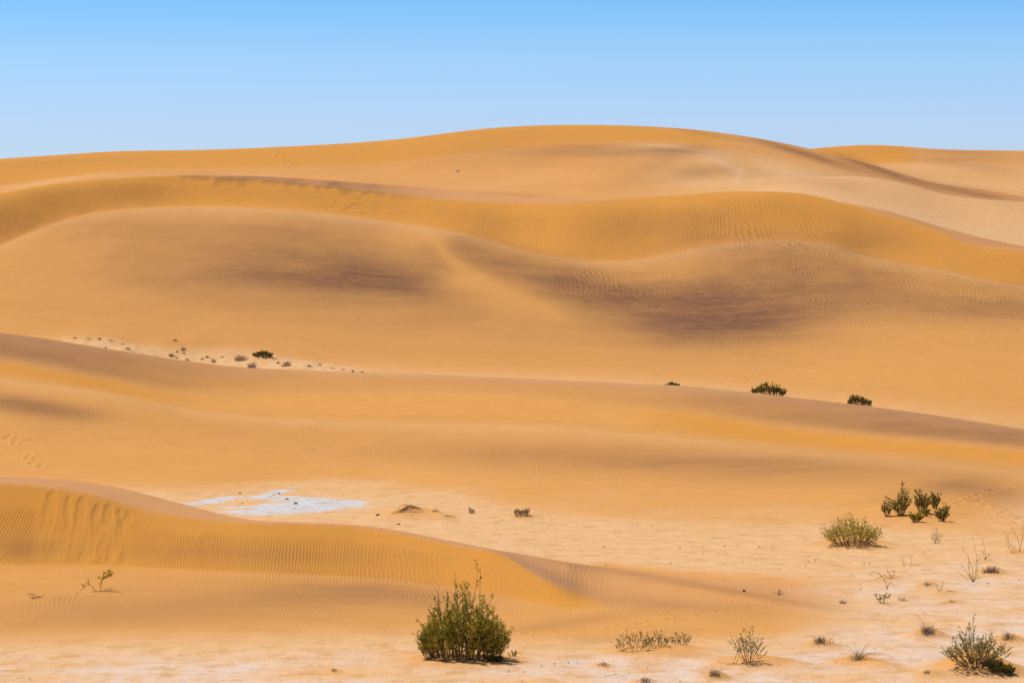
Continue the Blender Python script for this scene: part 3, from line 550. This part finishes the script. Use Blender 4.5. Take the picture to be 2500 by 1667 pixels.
def shrub(name, label, cat, px, py, w, h, n, sil, leaves=8, lf=(9, 1.7), fol=GREEN, bark=WOOD, base=.3, twigs=4, rad=1.0, t0=.35, twl=.16, seed=1, skip=0, depth=.8, lean=0, curve=1.0, sprigs=0, group=None, upright=.9, solid=False):
    rnd = random.Random(seed); g = ground_at(px, py, skip); s = g.y/F
    R0 = root(name, label, cat, (g.x, g.y, g.z), group); st = MB(); fo = MB()
    W, Hh = w*s, h*s; sx = [a for a, b in sil]; sy = [b for a, b in sil]
    for i in range(n):
        u = -1+2*(i+rnd.random())/n; v = rnd.uniform(-1, 1)*math.sqrt(max(0, 1-u*u))
        hh = float(np.interp(u, sx, sy))*(1-.35*abs(v))*rnd.uniform(.5, 1.05)
        if i < sprigs: u = rnd.uniform(-.35, .45); v = 0; hh = rnd.uniform(1.05, 1.28)
        tip = Vector((u*W/2+lean*W*hh, v*W/2*depth, hh*Hh)); b0 = Vector((u*W/2*base+rnd.uniform(-.04, .04)*W, v*W/2*base*depth, 0))
        b0.z = surf_z(g.x+b0.x, g.y+b0.y)-g.z-.03
        pts = []; e = curve*rnd.uniform(.8, 1.25); jx, jy = rnd.uniform(-.03, .03)*W, rnd.uniform(-.03, .03)*W
        for k in range(7):
            t = k/6; hx = t**e
            pts.append(Vector((b0.x+(tip.x-b0.x)*hx+jx*math.sin(t*5), b0.y+(tip.y-b0.y)*hx+jy*math.sin(t*4), b0.z+(tip.z-b0.z)*t)))
        r0 = rad*s*rnd.uniform(.9, 1.5); st.tube(pts, r0, r0*.35, 4)
        nt_ = twigs if i >= sprigs else 2
        for k in range(nt_):
            t = t0+(1-t0)*(k+rnd.random())/nt_; j = min(5, int(t*6)); p = pts[j].lerp(pts[j+1], t*6-j); d = (pts[j+1]-pts[j]).normalized()
            d = (d*.6+Vector((rnd.gauss(0, .55), rnd.gauss(0, .55), upright*rnd.uniform(.3, 1)))).normalized()
            L = Hh*twl*rnd.uniform(.5, 1.3); q = p+d*L; m = p.lerp(q, .5)+Vector((rnd.gauss(0, .06), rnd.gauss(0, .06), .03))*L
            st.tube([p, m, q], r0*.4, r0*.2, 3)
            for a in range(leaves):
                t2 = rnd.random()**.8; c = p.lerp(m, t2*2) if t2 < .5 else m.lerp(q, t2*2-1)
                ld = d*.8+Vector((rnd.gauss(0, .6), rnd.gauss(0, .6), rnd.gauss(.15, .5)))
                fo.leaf(c, ld, lf[0]*s*rnd.uniform(.6, 1.25), lf[1]*s*rnd.uniform(.8, 1.3), rnd)
        for a in range(max(1, leaves//3) if leaves else 0):
            t = rnd.uniform(max(t0, .5), 1); j = min(5, int(t*6)); c = pts[j].lerp(pts[j+1], t*6-j)
            fo.leaf(c, (pts[j+1]-pts[j]).normalized()+Vector((rnd.gauss(0, .5), rnd.gauss(0, .5), .2)), lf[0]*s, lf[1]*s, rnd)
    st.build('stems', bark, R0)
    if fo.f: fo.build('foliage', fol, R0)
    return R0
def tuft(name, label, cat, px, py, w, h, n, mat=GREY, bw=.9, seed=1, skip=0, spread=1.0, long=(), base=.36, group=None):
    """grass: blades from a small crown; long = (dx, dy) tips in px of a few long blades"""
    rnd = random.Random(seed); g = ground_at(px, py, skip); s = g.y/F; R0 = root(name, label, cat, (g.x, g.y, g.z), group)
    mb = MB()
    def bl(dx, dy, dz, bx, by, ww):
        b0 = Vector((bx, by, surf_z(g.x+bx, g.y+by)-g.z-.01)); tip = Vector((bx+dx, by+dy, dz))
        pts = [Vector((b0.x+(tip.x-b0.x)*t**1.5, b0.y+(tip.y-b0.y)*t**1.5, b0.z+(tip.z-b0.z)*(t*(1.25-.25*t) if dz > 0 else t))) for t in (0, .25, .5, .75, 1)]
        mb.blade(pts, ww, rnd)
    for i in range(n):
        bx = rnd.gauss(0, .45)*w*s/2*base*2; by = rnd.gauss(0, .3)*w*s/2; L = h*s*rnd.uniform(.45, 1.05)*math.exp(-(bx/(w*s/2))**2*.5)
        an = rnd.gauss(0, .5)*spread+bx/(w*s/2)*.7; bl(L*math.sin(an), L*rnd.gauss(0, .3), L*math.cos(an), bx, by, bw*s*rnd.uniform(.7, 1.3))
    o = mb.build('grass_blades', mat, R0)
    if long:
        mb = MB()
        for (dx, dy) in long:
            b0 = Vector((rnd.gauss(0, 2)*s, 0, -.01)); top = Vector((dx*s, rnd.gauss(0, .05), dy*s)); mid = b0.lerp(top, .5)+Vector((-.05*dx*s, 0, abs(dx)*.22*s))
            q = [b0, b0.lerp(mid, .5)+Vector((0, 0, abs(dx)*.05*s)), mid, mid.lerp(top, .55)+Vector((0, 0, abs(dx)*.06*s)), top]
            mb.tube(q, .38*s, .2*s, 3)
        mb.build('long_stalks', mat, R0)
    return R0
def sticks(name, label, cat, px, py, lines, rad=.7, mat=DRYWOOD, skip=0, seed=1, leaves=0, fol=DRAB, lf=(5, 1.6), group=None):
    """stems given as polylines in px offsets (x, up[, away]) from the root"""
    rnd = random.Random(seed); g = ground_at(px, py, skip); s = g.y/F; R0 = root(name, label, cat, (g.x, g.y, g.z), group); st = MB(); fo = MB()
    for ln in lines:
        P = [Vector((q[0]*s, (q[2] if len(q) > 2 else 0)*s, q[1]*s)) for q in ln]
        pts = []
        for a, b in zip(P[:-1], P[1:]): pts += [a, a.lerp(b, .5)+Vector((rnd.gauss(0, .6), rnd.gauss(0, 1), rnd.gauss(0, .4)))*s]
        pts.append(P[-1]); st.tube(pts, rad*s, rad*.4*s, 4)
        for k in range(leaves):
            t = rnd.uniform(.35, 1)*(len(pts)-1); j = min(len(pts)-2, int(t)); c = pts[j].lerp(pts[j+1], t-j)
            fo.leaf(c, (pts[j+1]-pts[j]).normalized()*.7+Vector((rnd.gauss(0, .5), rnd.gauss(0, .5), rnd.gauss(.2, .4))), lf[0]*s*rnd.uniform(.6, 1.2), lf[1]*s, rnd)
    st.build('stems', mat, R0)
    if fo.f: fo.build('foliage', fol, R0)
    return R0

# the leafy shrub in the foreground
SIL = [(-1, .16), (-.86, .34), (-.66, .50), (-.5, .74), (-.36, .90), (-.1, .98), (.08, 1.0), (.22, .93), (.34, .80), (.5, .78), (.66, .72), (.76, .52), (.9, .40), (1, .26)]
shrub('leafy_shrub', 'large dense olive green shrub standing in front of the foreground dune', 'shrub', 1127, 1602, 226, 178, 130, SIL, leaves=14, lf=(9.5, 1.9), base=.72, twigs=8, rad=.9, t0=.12, twl=.17, seed=5, depth=.75, sprigs=3, curve=1.0)
shrub('low_shrub', 'low dark green sprawling plant at the right foot of the large shrub', 'shrub', 1206, 1612, 44, 13, 16, [(-1, .5), (0, 1), (1, .5)], leaves=14, lf=(6, 2), fol=DKGREEN, twigs=4, seed=6, base=.7, twl=.4, t0=.1)
shrub('seedling', 'small pale seedling at the far right of the large shrub', 'plant', 1254, 1602, 26, 16, 6, [(-1, .5), (0, 1), (1, .6)], leaves=5, lf=(6, 1.6), fol=DRAB, twigs=3, seed=7)
# bottom right shrub on its hummock
SIL2 = [(-1, .30), (-.8, .62), (-.6, .72), (-.4, .78), (-.15, 1.0), (.05, .96), (.2, .78), (.4, .82), (.6, .66), (.8, .48), (1, .34)]
shrub('fan_shrub', 'open fan shaped shrub with bare stems on a sandy hummock, bottom right corner', 'shrub', 2382, 1626, 158, 122, 60, SIL2, leaves=6, lf=(7, 1.8), fol=DRAB, base=.22, twigs=6, rad=.75, t0=.42, twl=.14, seed=11, depth=.8)
shrub('low_shrub', 'dark dense low bush on the right slope of the hummock in the bottom right corner', 'shrub', 2443, 1640, 62, 28, 34, [(-1, 1.0), (-.3, .95), (.4, .6), (1, .2)], leaves=14, lf=(6, 2), fol=DKGREEN, twigs=6, seed=12, base=.8, twl=.35, t0=.1)
sticks('dead_branches', 'tangle of dead brown branches over the hummock under the fan shaped shrub', 'branches', 2390, 1640, [[(0, 12), (-20, 8, -8), (-40, -2, -14)], [(-5, 12), (-25, 2, -12), (-50, -8, -18)], [(5, 12), (20, 6, -10), (48, -14, -20)], [(10, 10), (35, 4, -8), (70, -14, -16)], [(0, 10), (10, 0, -12), (30, -10, -22)], [(-20, 6), (-10, -4, -14), (5, -12, -20)], [(15, 8), (40, -4, -12), (60, -16, -20)]], rad=.8, seed=3)
# the sparse shrub and the low row left of it
shrub('sparse_shrub', 'tall sparse shrub with thin upright stems right of the low shrub row', 'shrub', 1828, 1618, 84, 106, 20, [(-1, .55), (-.6, .72), (-.3, .85), (0, .82), (.25, 1.0), (.5, .9), (.8, .6), (1, .35)], leaves=4, lf=(7, 2.0), fol=DRAB, bark=DRYWOOD, base=.22, twigs=5, rad=.65, t0=.4, twl=.13, seed=21)
sticks('dead_branches', 'dark fallen twigs on the ground at the left foot of the tall sparse shrub', 'branches', 1790, 1622, [[(30, 2), (10, 2), (-12, 5)], [(4, 3), (-10, 0), (-40, 8)], [(6, 0), (16, 22), (4, 48), (-8, 78)], [(0, 2), (10, 30), (12, 50)], [(22, 2), (30, 16), (22, 40)]], rad=.7, mat=WOOD, seed=4, leaves=5, fol=DRAB)
for i, (px, py, w, h, n, lb) in enumerate([(1548, 1584, 104, 56, 18, 'leftmost and widest of three low shrubs on a sandy bank'), (1606, 1576, 66, 42, 14, 'middle of three low shrubs on a sandy bank'), (1662, 1573, 56, 36, 12, 'rightmost and smallest of three low shrubs on a sandy bank')]):
    shrub('low_shrub', lb, 'shrub', px, py, w, h, n, [(-1, .35), (-.5, .7), (0, .95), (.35, 1), (1, .5)], leaves=4, lf=(6, 1.9), fol=DRAB, bark=DRYWOOD, base=.45, twigs=5, rad=.6, t0=.3, twl=.22, seed=30+i, group='low shrubs in a row on the bank')
# thicket and the dark upright plants on the right rise
shrub('thicket_bush', 'round yellow green thicket of fine stems on the right edge of the flat', 'bush', 2080, 1328, 142, 74, 110, [(-1, .35), (-.75, .68), (-.4, .95), (-.1, 1), (.2, .9), (.5, .80), (.8, .62), (1, .4)], leaves=5, lf=(5.2, 1.9), fol=LIME, bark=DRYWOOD, base=.5, twigs=5, rad=.5, t0=.3, twl=.18, seed=41)
CL = [(2165, 1260, 26, 57, 8, 'slender dark green shrub, leftmost of the group on the right rise', [(-1, .35), (-.4, .6), (-.1, 1), (.5, .55), (1, .4)]),
      (2200, 1257, 46, 76, 22, 'tall bushy dark green shrub, second from left on the right rise', [(-1, .4), (-.3, .62), (.1, 1), (.4, .85), (1, .4)]),
      (2250, 1251, 40, 66, 18, 'tall dark green shrub with a feathery top, centre of the right rise', [(-1, .4), (-.4, 1), (0, .95), (.4, .7), (1, .5)]),
      (2237, 1274, 38, 27, 14, 'low dark green shrub in front of the taller ones on the right rise', [(-1, .7), (0, 1), (1, .6)]),
      (2282, 1241, 30, 42, 12, 'dark green shrub with a dense crown above bare sand on the right rise', [(-1, .6), (0, 1), (1, .6)]),
      (2300, 1272, 34, 50, 16, 'dark green shrub lowest and rightmost of the group on the right rise', [(-1, .5), (0, .75), (.5, 1), (1, .9)]),
      (2261, 1260, 12, 22, 5, 'smallest dark green sprig of the group on the right rise', [(-1, .7), (0, 1), (1, .7)])]
for i, (px, py, w, h, n, lb, sl2) in enumerate(CL):
    shrub('upright_shrub', lb, 'shrub', px, py, w, h*1.08, n, sl2, leaves=7, lf=(5.6, 2.1), fol=DKG2 if i != 3 else GREEN, base=.3, twigs=6, rad=.6, t0=.2, twl=.2, seed=50+i, group='dark green shrubs on the right rise')
shrub('thin_plant', 'thin pale stems with a few leaves below the dark shrubs', 'plant', 2286, 1326, 26, 50, 7, [(-1, .4), (0, 1), (1, .45)], leaves=3, lf=(5, 1.8), fol=DRAB, bark=DRYWOOD, base=.4, twigs=3, rad=.45, t0=.1, twl=.15, seed=61)
sticks('tall_twig_plant', 'tall bare twiggy plant with long crooked stems on the right flat', 'plant', 2377, 1421, [[(0, 0), (6, 30), (8, 60), (-4, 112)], [(0, 0), (-12, 30), (-12, 62), (-28, 82)], [(0, 0), (-16, 8), (-44, 28)], [(0, 0), (-18, 26), (-32, 46)], [(0, 0), (-4, 40), (-16, 62)], [(0, 2), (10, 12), (14, 10)], [(2, 4), (8, 20), (10, 48)], [(0, 0), (-8, 14), (-14, 22)], [(6, 50), (14, 58), (16, 68)]], rad=.75, seed=5, leaves=5, lf=(5, 1.8))
sticks('single_stalk_plant', 'single straight stalk with green leaves at its foot on the right flat', 'plant', 2405, 1366, [[(0, 0), (-1, 26), (-6, 52)], [(0, 0), (-5, 12), (-6, 20)], [(0, 0), (6, 6), (10, 14)], [(0, 0), (3, 6)]], rad=.6, seed=6, leaves=5, fol=GREEN)
sticks('bent_plant', 'plant with arching stems at the right edge of the picture', 'plant', 2489, 1348, [[(0, 0), (-2, 30), (-20, 62)], [(0, 0), (6, 30), (10, 66)], [(-16, -2), (-28, 14), (-36, 52)], [(-12, 2), (-26, 20), (-30, 46)], [(-4, 4), (-20, 18)]], rad=.7, seed=7, leaves=6, fol=GREEN)
tuft('grass_tuft', 'dense grey cushion of grass right of the tall twiggy plant', 'grass', 2420, 1396, 46, 20, 160, GREY, .9, 8, spread=1.2, base=.5)
sticks('bare_twigs', 'pair of faint bare twigs standing left of the tall twiggy plant', 'twigs', 2208, 1383, [[(0, 0), (-6, 14), (-12, 30)], [(0, 0), (-2, 16), (-6, 26)], [(16, 0), (17, 14), (18, 32)], [(14, 0), (16, 8)], [(20, 2), (34, 4), (44, 5)]], rad=.5, seed=8)
sticks('arched_branch', 'dark arched branch bowing over to the left on the right flat', 'branch', 2166, 1438, [[(0, 0), (-3, 14), (-12, 32), (-26, 43), (-38, 42), (-46, 32)], [(0, 2), (4, 14), (8, 16), (18, 9), (24, 12)], [(-14, 33), (-18, 28), (-30, 24)]], rad=.95, mat=WOOD, seed=9)
sticks('dry_twig_plant', 'dry brown twiggy plant just behind the dark arched branch', 'plant', 2176, 1411, [[(0, 0), (-8, 16), (-16, 34)], [(0, 0), (4, 10), (7, 22)], [(0, 0), (-2, 12), (2, 22)], [(0, 0), (-14, 3), (-20, 12)], [(0, 2), (8, 8), (6, 20)], [(-4, 8), (-12, 18)]], rad=.5, seed=10, leaves=3, fol=SHRUBTAN)
sticks('dry_sprig', 'tiny dry sprig left of the dark arched branch', 'twigs', 2100, 1441, [[(0, 0), (-3, 8), (-2, 17)], [(0, 0), (3, 9)], [(0, 0), (4, 5), (6, 8)]], rad=.5, seed=11)
shrub('seedling', 'small leafy seedling with drooping leaves below the dark arched branch', 'plant', 2154, 1472, 42, 32, 8, [(-1, .7), (0, .8), (1, 1)], leaves=5, lf=(6, 2.1), fol=DRAB, bark=DRYWOOD, base=.1, twigs=3, rad=.6, t0=.5, twl=.2, seed=62)
tuft('grass_tuft', 'grey tuft on a small orange mound left of the V shaped twigs', 'grass', 2262, 1428, 30, 11, 50, GREY, .8, 12)
sticks('forked_twigs', 'V shaped pair of bare twigs on a small sand mound', 'twigs', 2292, 1444, [[(0, 0), (-4, 12), (-8, 24)], [(2, 0), (8, 14), (12, 26)], [(0, 0), (-8, -2), (-14, -4)], [(20, 2), (34, 1), (46, -3)]], rad=.75, seed=13, mat=WOOD)
tuft('grass_tuft', 'small brown tuft of upright blades left of the leafy seedling', 'grass', 2058, 1473, 26, 13, 36, GREY, .9, 14, spread=.5)
tuft('grass_tuft', 'low pale tuft right of the leafy seedling', 'grass', 2204, 1466, 36, 14, 44, STRAW, .8, 15, spread=.6)
tuft('grass_tuft', 'faint flat tuft below the V shaped twigs', 'grass', 2322, 1469, 30, 8, 34, STRAW, .8, 16)
tuft('grass_tuft', 'brown tussock with long thin stalks leaning left on a sand mound', 'grass', 2265, 1546, 50, 30, 150, GREY, .8, 17, long=[(-36, 50), (-18, 42), (-26, 34), (22, 30)])
tuft('grass_tuft', 'brown tussock on an orange mound left of the pale sprawling grass', 'grass', 2004, 1568, 46, 21, 120, GREY, .9, 18, long=[(-34, 16)])
tuft('grass_tuft', 'large pale sprawling grass with long blades arching to the right', 'grass', 2096, 1610, 60, 26, 110, STRAW, .8, 19, long=[(-16, 48), (-8, 46), (4, 44), (30, 42), (34, 50), (22, 40), (16, 34), (-32, 36), (28, 30), (60, 8), (84, 0), (102, -6), (50, 12), (40, 14), (66, -2), (40, -4)])
tuft('grass_tuft', 'tussock with thin stalks behind the fan shaped shrub at the right edge', 'grass', 2462, 1559, 42, 20, 90, GREY, .8, 20, long=[(-28, 46), (-20, 24), (14, 30), (-30, 20)])
tuft('grass_tuft', 'small tuft on a low mound left of the hummock in the bottom right corner', 'grass', 2262, 1642, 28, 9, 44, GREY, .8, 21, long=[(6, 20)])
tuft('grass_tuft', 'brown tussock with twigs below the tall sparse shrub at the bottom edge', 'grass', 1745, 1648, 46, 20, 110, GREY, .9, 22, long=[(38, 16), (-30, 4), (34, -4)])
tuft('grass_tuft', 'tussock cut by the bottom edge of the picture, left of centre of the pale flat', 'grass', 1575, 1663, 44, 14, 90, GREY, .9, 23, long=[(-26, -2)])
tuft('grass_tuft', 'brown tuft with one tall stalk standing between the large shrub and the low shrub row', 'grass', 1472, 1622, 36, 10, 60, STRAW, .9, 24, long=[(-2, 18)])
tuft('grass_tuft', 'tiny brown tuft left of the large shrub near the bottom edge', 'grass', 815, 1637, 22, 8, 34, STRAW, .9, 25)
tuft('grass_tuft', 'faint row of thin grey stems behind the tail of the foreground dune', 'grass', 1902, 1452, 40, 20, 30, GREY, .8, 26, spread=.4)
sticks('fallen_twig', 'long thin dark twig lying on the pale flat at the bottom edge', 'twigs', 1500, 1650, [[(-40, -6), (-24, 0), (0, 4), (26, 2)], [(-4, 3), (10, 8)]], rad=.7, mat=WOOD, seed=27)
sticks('fallen_twig', 'thin twig lying right of the foot of the large shrub', 'twigs', 1275, 1614, [[(-18, 1), (0, 0), (22, 2)]], rad=.6, mat=WOOD, seed=28)
shrub('seedling', 'tiny green sprig on the ridge line of the foreground dune tail', 'plant', 1817, 1444, 8, 5, 4, [(-1, 1), (1, 1)], leaves=5, lf=(3.5, 1.5), fol=DKGREEN, twigs=2, seed=29)
# plants on the foreground dune, left
sticks('young_plant', 'bright green feathery plant on a bent stem, highest on the left dune', 'plant', 245, 1441, [[(0, 0), (1, 12), (3, 26), (10, 34)], [(3, 24), (14, 32), (26, 48)], [(3, 24), (0, 30), (-6, 32)], [(3, 26), (18, 36), (30, 44)], [(3, 24), (16, 38), (20, 46)], [(3, 24), (10, 30), (24, 38)], [(4, 26), (8, 38), (12, 44)], [(4, 26), (22, 34), (32, 42)]], rad=.55, seed=31, leaves=22, fol=LIME, lf=(8, 1.9))
sticks('dry_twig_plant', 'low dry brown twigs around the foot of the bright green plant', 'plant', 240, 1444, [[(0, 0), (-10, 6), (-18, 18)], [(4, 0), (22, 4), (40, 8)], [(2, 0), (20, 8), (42, 14)], [(0, 0), (-16, 0)], [(0, 0), (8, 10), (2, 22)], [(14, 3), (36, 4), (44, 2)], [(-4, 2), (-14, 10), (-24, 22)]], rad=.5, seed=32, leaves=4, fol=SHRUBTAN)
sticks('creeping_plant', 'creeping green runner climbing from lower left to the bright green plant', 'plant', 184, 1455, [[(0, 0, 0), (10, 12, 2), (20, 20, 4), (28, 34, 6)], [(0, 0, 0), (-12, -4), (-26, -8)], [(22, 22, 4), (30, 26, 6), (30, 40, 6)], [(20, 20, 4), (18, 26, 4)], [(26, 30, 5), (32, 34, 6)], [(-4, 0), (-14, -2), (-24, -4)], [(-6, -2), (-16, -7), (-30, -9)]], rad=.5, seed=33, leaves=13, fol=LIME, lf=(6, 2.0))
sticks('dead_branches', 'dark brown dead branch lying on the left dune', 'branches', 92, 1460, [[(-16, -4), (0, 0), (18, 8)], [(-14, 0), (0, 5), (17, 6)], [(0, 2), (-14, 12), (-28, 10)], [(-6, 0), (-24, 4)], [(-10, -2), (-4, 4), (10, 3)], [(-10, 4), (-24, 14)]], rad=.9, mat=WOOD, seed=34)
# dead brush behind the foreground dune
rn = random.Random(77)
sticks('dead_brush', 'long dead grey brush draped over a sand mound behind the foreground dune', 'brush', 1000, 1248, [[(rn.uniform(-48, -20), rn.uniform(-14, -4)), (rn.uniform(-20, -8), rn.uniform(2, 8)), (rn.uniform(0, 12), rn.uniform(10, 16)), (rn.uniform(22, 36), rn.uniform(0, 9))] for k in range(12)]+[[(rn.uniform(-30, 20), 2), (rn.uniform(-26, 24), 10), (rn.uniform(-24, 26), 17)] for k in range(10)]+[[(-8, 10), (-5, 26)]], rad=.6, mat=plain_mat('weathered brush', (.19, .14, .115), .9, .3, 9), seed=35)
sticks('dead_brush', 'small dead bush with upright twigs right of the long dead brush', 'brush', 1064, 1249, [[(0, 0), (-3, 10), (-4, 19)], [(0, 0), (3, 10), (2, 18)], [(-8, 0), (2, 4), (10, 2)], [(-6, 0), (0, 6), (8, 4)], [(-8, 1), (-2, 5)], [(0, 0), (8, 4)]], rad=.6, seed=36)
sticks('fallen_branch', 'fallen grey branch lying on the sand right of the long dead brush', 'branch', 1100, 1262, [[(-14, 4), (0, 0), (14, -3)], [(-8, 3), (4, 3), (12, -1)]], rad=.9, mat=GREY, seed=37)
shrub('dry_bush', 'small dark dry bush standing between the two dead brush heaps', 'bush', 1151, 1252, 16, 20, 14, [(-1, 1), (0, .7), (1, .3)], leaves=3, lf=(3, 1), fol=GREY, bark=GREY, base=.6, twigs=3, rad=.45, seed=38)
shrub('dry_bush', 'brown dry bush of two humps, rightmost on the far side of the flat', 'bush', 1274, 1257, 40, 22, 36, [(-1, .5), (-.6, .8), (-.1, .5), (.4, .9), (1, .8)], leaves=4, lf=(3.4, 1.2), fol=SHRUBTAN, bark=GREY, base=.7, twigs=4, rad=.5, seed=39)
# the hillocks behind the middle dune
BUSHES = [(1878, 965, 82, 32, 'dark green round bush half hidden behind the middle dune, largest of three', [(-1, .2), (-.7, .6), (-.2, 1), (.2, .8), (.6, .6), (1, .1)]),
          (2098, 989, 58, 25, 'dark green bush behind the middle dune, rightmost of three', [(-1, .3), (-.6, .9), (0, 1), (.5, .6), (1, .1)]),
          (1642, 944, 32, 11, 'flat dark green bush peeping over the middle dune, smallest of three', [(-1, .2), (-.2, 1), (.3, .6), (1, .3)]),
          (642, 872, 48, 14, 'dark green cushion bush among the dry tufts on the left hillocks', [(-1, .4), (-.5, .9), (0, 1), (.5, .8), (1, .5)])]
for i, (px, py, w, h, lb, sl2) in enumerate(BUSHES):
    shrub('cushion_bush', lb, 'bush', px, py, w, h, int(w*.75), sl2, leaves=6, lf=(4.2, 2.4), fol=DKGREEN, base=.75, twigs=4, rad=.7, t0=.3, twl=.3, seed=70+i, skip=s3)
TF = [(183, 826, 14, 4, 'tiny tuft leftmost on the crest of the left hillock'), (216, 827, 18, 4, 'flat tuft second from left on the hillock crest'), (243, 829, 16, 6, 'dark tuft on top of the left hillock'), (270, 833, 20, 4, 'thin tuft on the right shoulder of the left hillock'), (298, 841, 18, 4, 'thin tuft low on the right shoulder of the left hillock'),
      (259, 850, 10, 4, 'tiny tuft below the left hillock crest beside the dune edge'), (312, 853, 15, 7, 'grey tuft standing alone right of the left hillock'), (429, 833, 12, 7, 'greenish tuft on a slanting sand ledge above the others'), (447, 856, 16, 10, 'upright grey tuft in the middle hillock group, topmost'), (433, 860, 10, 6, 'small tuft touching the topmost upright tuft'), (450, 864, 14, 6, 'low tuft under the topmost upright tuft'),
      (420, 871, 18, 11, 'brown tuft at the left end of the middle hillock group'), (432, 875, 8, 4, 'speck of a tuft right of the leftmost brown tuft'), (457, 880, 13, 7, 'round dark tuft in the lower row of the middle hillocks'), (506, 874, 14, 7, 'grey tuft between the two halves of the middle hillocks'), (494, 878, 12, 6, 'pale tuft left of the dark round one'), (545, 872, 20, 4, 'faint thin tuft in the middle of the hillocks'), (521, 885, 15, 11, 'dark round tuft in the centre of the hillocks'),
      (586, 880, 40, 15, 'largest dry tussock on the hillocks with a dark right side'), (616, 899, 26, 17, 'dark dry tussock sitting on the edge of the middle dune'), (671, 878, 14, 5, 'pale tuft just right of the green cushion bush'), (679, 888, 10, 7, 'small tuft below right of the green cushion bush'), (700, 894, 26, 14, 'bushy dry tussock right of the green cushion bush'), (754, 895, 16, 7, 'low tuft on the right hillock'), (780, 891, 8, 5, 'speck of a tuft on the crest of the right hillock'), (812, 900, 18, 4, 'flat tuft near the right end of the hillocks'), (838, 903, 14, 4, 'thin tuft second from the right end of the hillocks'), (862, 908, 10, 6, 'thin upright tuft at the right end of the hillocks'), (884, 910, 14, 5, 'dark green tuft at the far right end of the hillocks')]
for i, (px, py, w, h, lb) in enumerate(TF):
    tuft('dry_tuft', lb, 'tuft', px, py, w*1.2, h*1.1, int(16+w*h*.22), plain_mat('dry tuft', (.46, .34, .25), .9, .35, 3, .1) if i == 0 else bpy.data.materials['dry tuft'], 1.1, 200+i, skip=s3, spread=.8, group='dry tufts on the hillocks behind the middle dune')
# stones and specks of litter on the flats
def stone(name, label, px, py, w, h, mat, seed, skip=0, group=None):
    rnd = random.Random(seed); g = ground_at(px, py, skip); s = g.y/F; import bmesh
    bm = bmesh.new(); bmesh.ops.create_icosphere(bm, subdivisions=2, radius=1)
    for v in bm.verts:
        k = 1+.28*math.sin(v.co.x*3.1+seed)+.2*math.sin(v.co.y*4.3+seed*2)+.12*rnd.uniform(-1, 1); v.co *= k
        v.co.x *= w*s/2; v.co.y *= w*s/2*.8; v.co.z *= h*s*.6
    me = bpy.data.meshes.new(name); bm.to_mesh(me); bm.free(); me.materials.append(mat)
    o = bpy.data.objects.new(name, me); C.objects.link(o); o.location = (g.x, g.y, g.z+h*s*.2); o.rotation_euler = (0, 0, rnd.uniform(0, 6))
    o['label'] = label; o['category'] = 'stone'
    if group: o['group'] = group
stone('stone', 'dark rounded stone lying left of the long dead brush', 921, 1258, 10, 5, STONE, 3)
stone('stone', 'dark flat stone just behind the crest of the foreground dune below the dead brush', 973, 1280, 8, 4, STONE, 5)
stone('pale_stone', 'pale block lying alone high on the orange face of the far dune', 1117, 419, 9, 5, SILV, 4, skip=sk('foot4'))
for i, (px, py, w, lb) in enumerate([(721, 1230, 12, 'brown lump on the white salt crust, largest of the crust'), (702, 1219, 10, 'brown lump at the upper edge of the white salt crust'), (586, 1204, 8, 'small lump above the left end of the white salt crust'), (591, 1229, 5, 'dark speck on the left half of the white salt crust'), (668, 1208, 5, 'dark speck above the middle of the white salt crust'), (808, 1222, 4, 'dark speck at the upper right of the white salt crust'), (681, 1205, 7, 'dark lump beside the upper band of the white salt crust')]):
    stone('sand_lump', lb, px, py, w, w*.45, plain_mat('lump', (.33, .20, .09), .9, .3, 8) if i < 2 else STONE, 40+i)
rn = random.Random(9); SP = [(1298, 1282), (1345, 1261), (1326, 1268), (1475, 1334), (1342, 1283), (1660, 1339), (1688, 1340), (1770, 1334), (1855, 1335), (1887, 1341), (1717, 1353), (1674, 1357), (1637, 1374), (1585, 1397), (1480, 1380), (1903, 1390), (1932, 1429), (1966, 1383), (1766, 1420), (1815, 1372), (1557, 1282), (1590, 1284), (440, 1598), (72, 1657), (1626, 1618), (2135, 1584), (2162, 1580), (2034, 1566), (2316, 1344), (2488, 1416), (2411, 1424), (2255, 1351), (1276, 1672-10), (2160, 1664), (2185, 1662), (1225, 1270), (930, 1297-4), (1195, 1264), (2005, 1370), (1990, 1371), (2075, 1375)]
SP += [(rn.uniform(1250, 2480), rn.uniform(1300, 1440)) for k in range(30)]+[(rn.uniform(1250, 2450), rn.uniform(1560, 1660)) for k in range(26)]+[(rn.uniform(30, 900), rn.uniform(1625, 1662)) for k in range(10)]+[(rn.uniform(850, 1300), rn.uniform(1205, 1280)) for k in range(14)]
for i, (px, py) in enumerate(SP):
    w = rn.uniform(2.2, 4.5) if i < 41 else rn.uniform(1.2, 2.6)
    stone('pebble', 'tiny dark pebble lying on the pale sand of the flat', px, py, w, w*.55, STONE, 100+i, group='pebbles on the flat')


SPR = [(1262, 1622), (1290, 1629), (1322, 1626), (1352, 1621), (1388, 1619), (1243, 1640), (1278, 1641), (1410, 1620), (1600, 1634), (1612, 1630), (1580, 1631), (1500, 1640), (1536, 1645), (1660, 1664), (1990, 1368), (1997, 1366), (2110, 1377), (2123, 1377), (1975, 1371), (2040, 1618), (2030, 1560), (2230, 1330)]
for i, (px, py) in enumerate(SPR):
    tuft('dry_sprig', 'tiny dry sprig poking out of the pale sand of the flat', 'sprig', px, py, 5, rn.uniform(4, 8), 7, SHRUBTAN if i % 3 else STRAW, .9, 900+i, spread=.6, group='tiny dry sprigs on the flat')
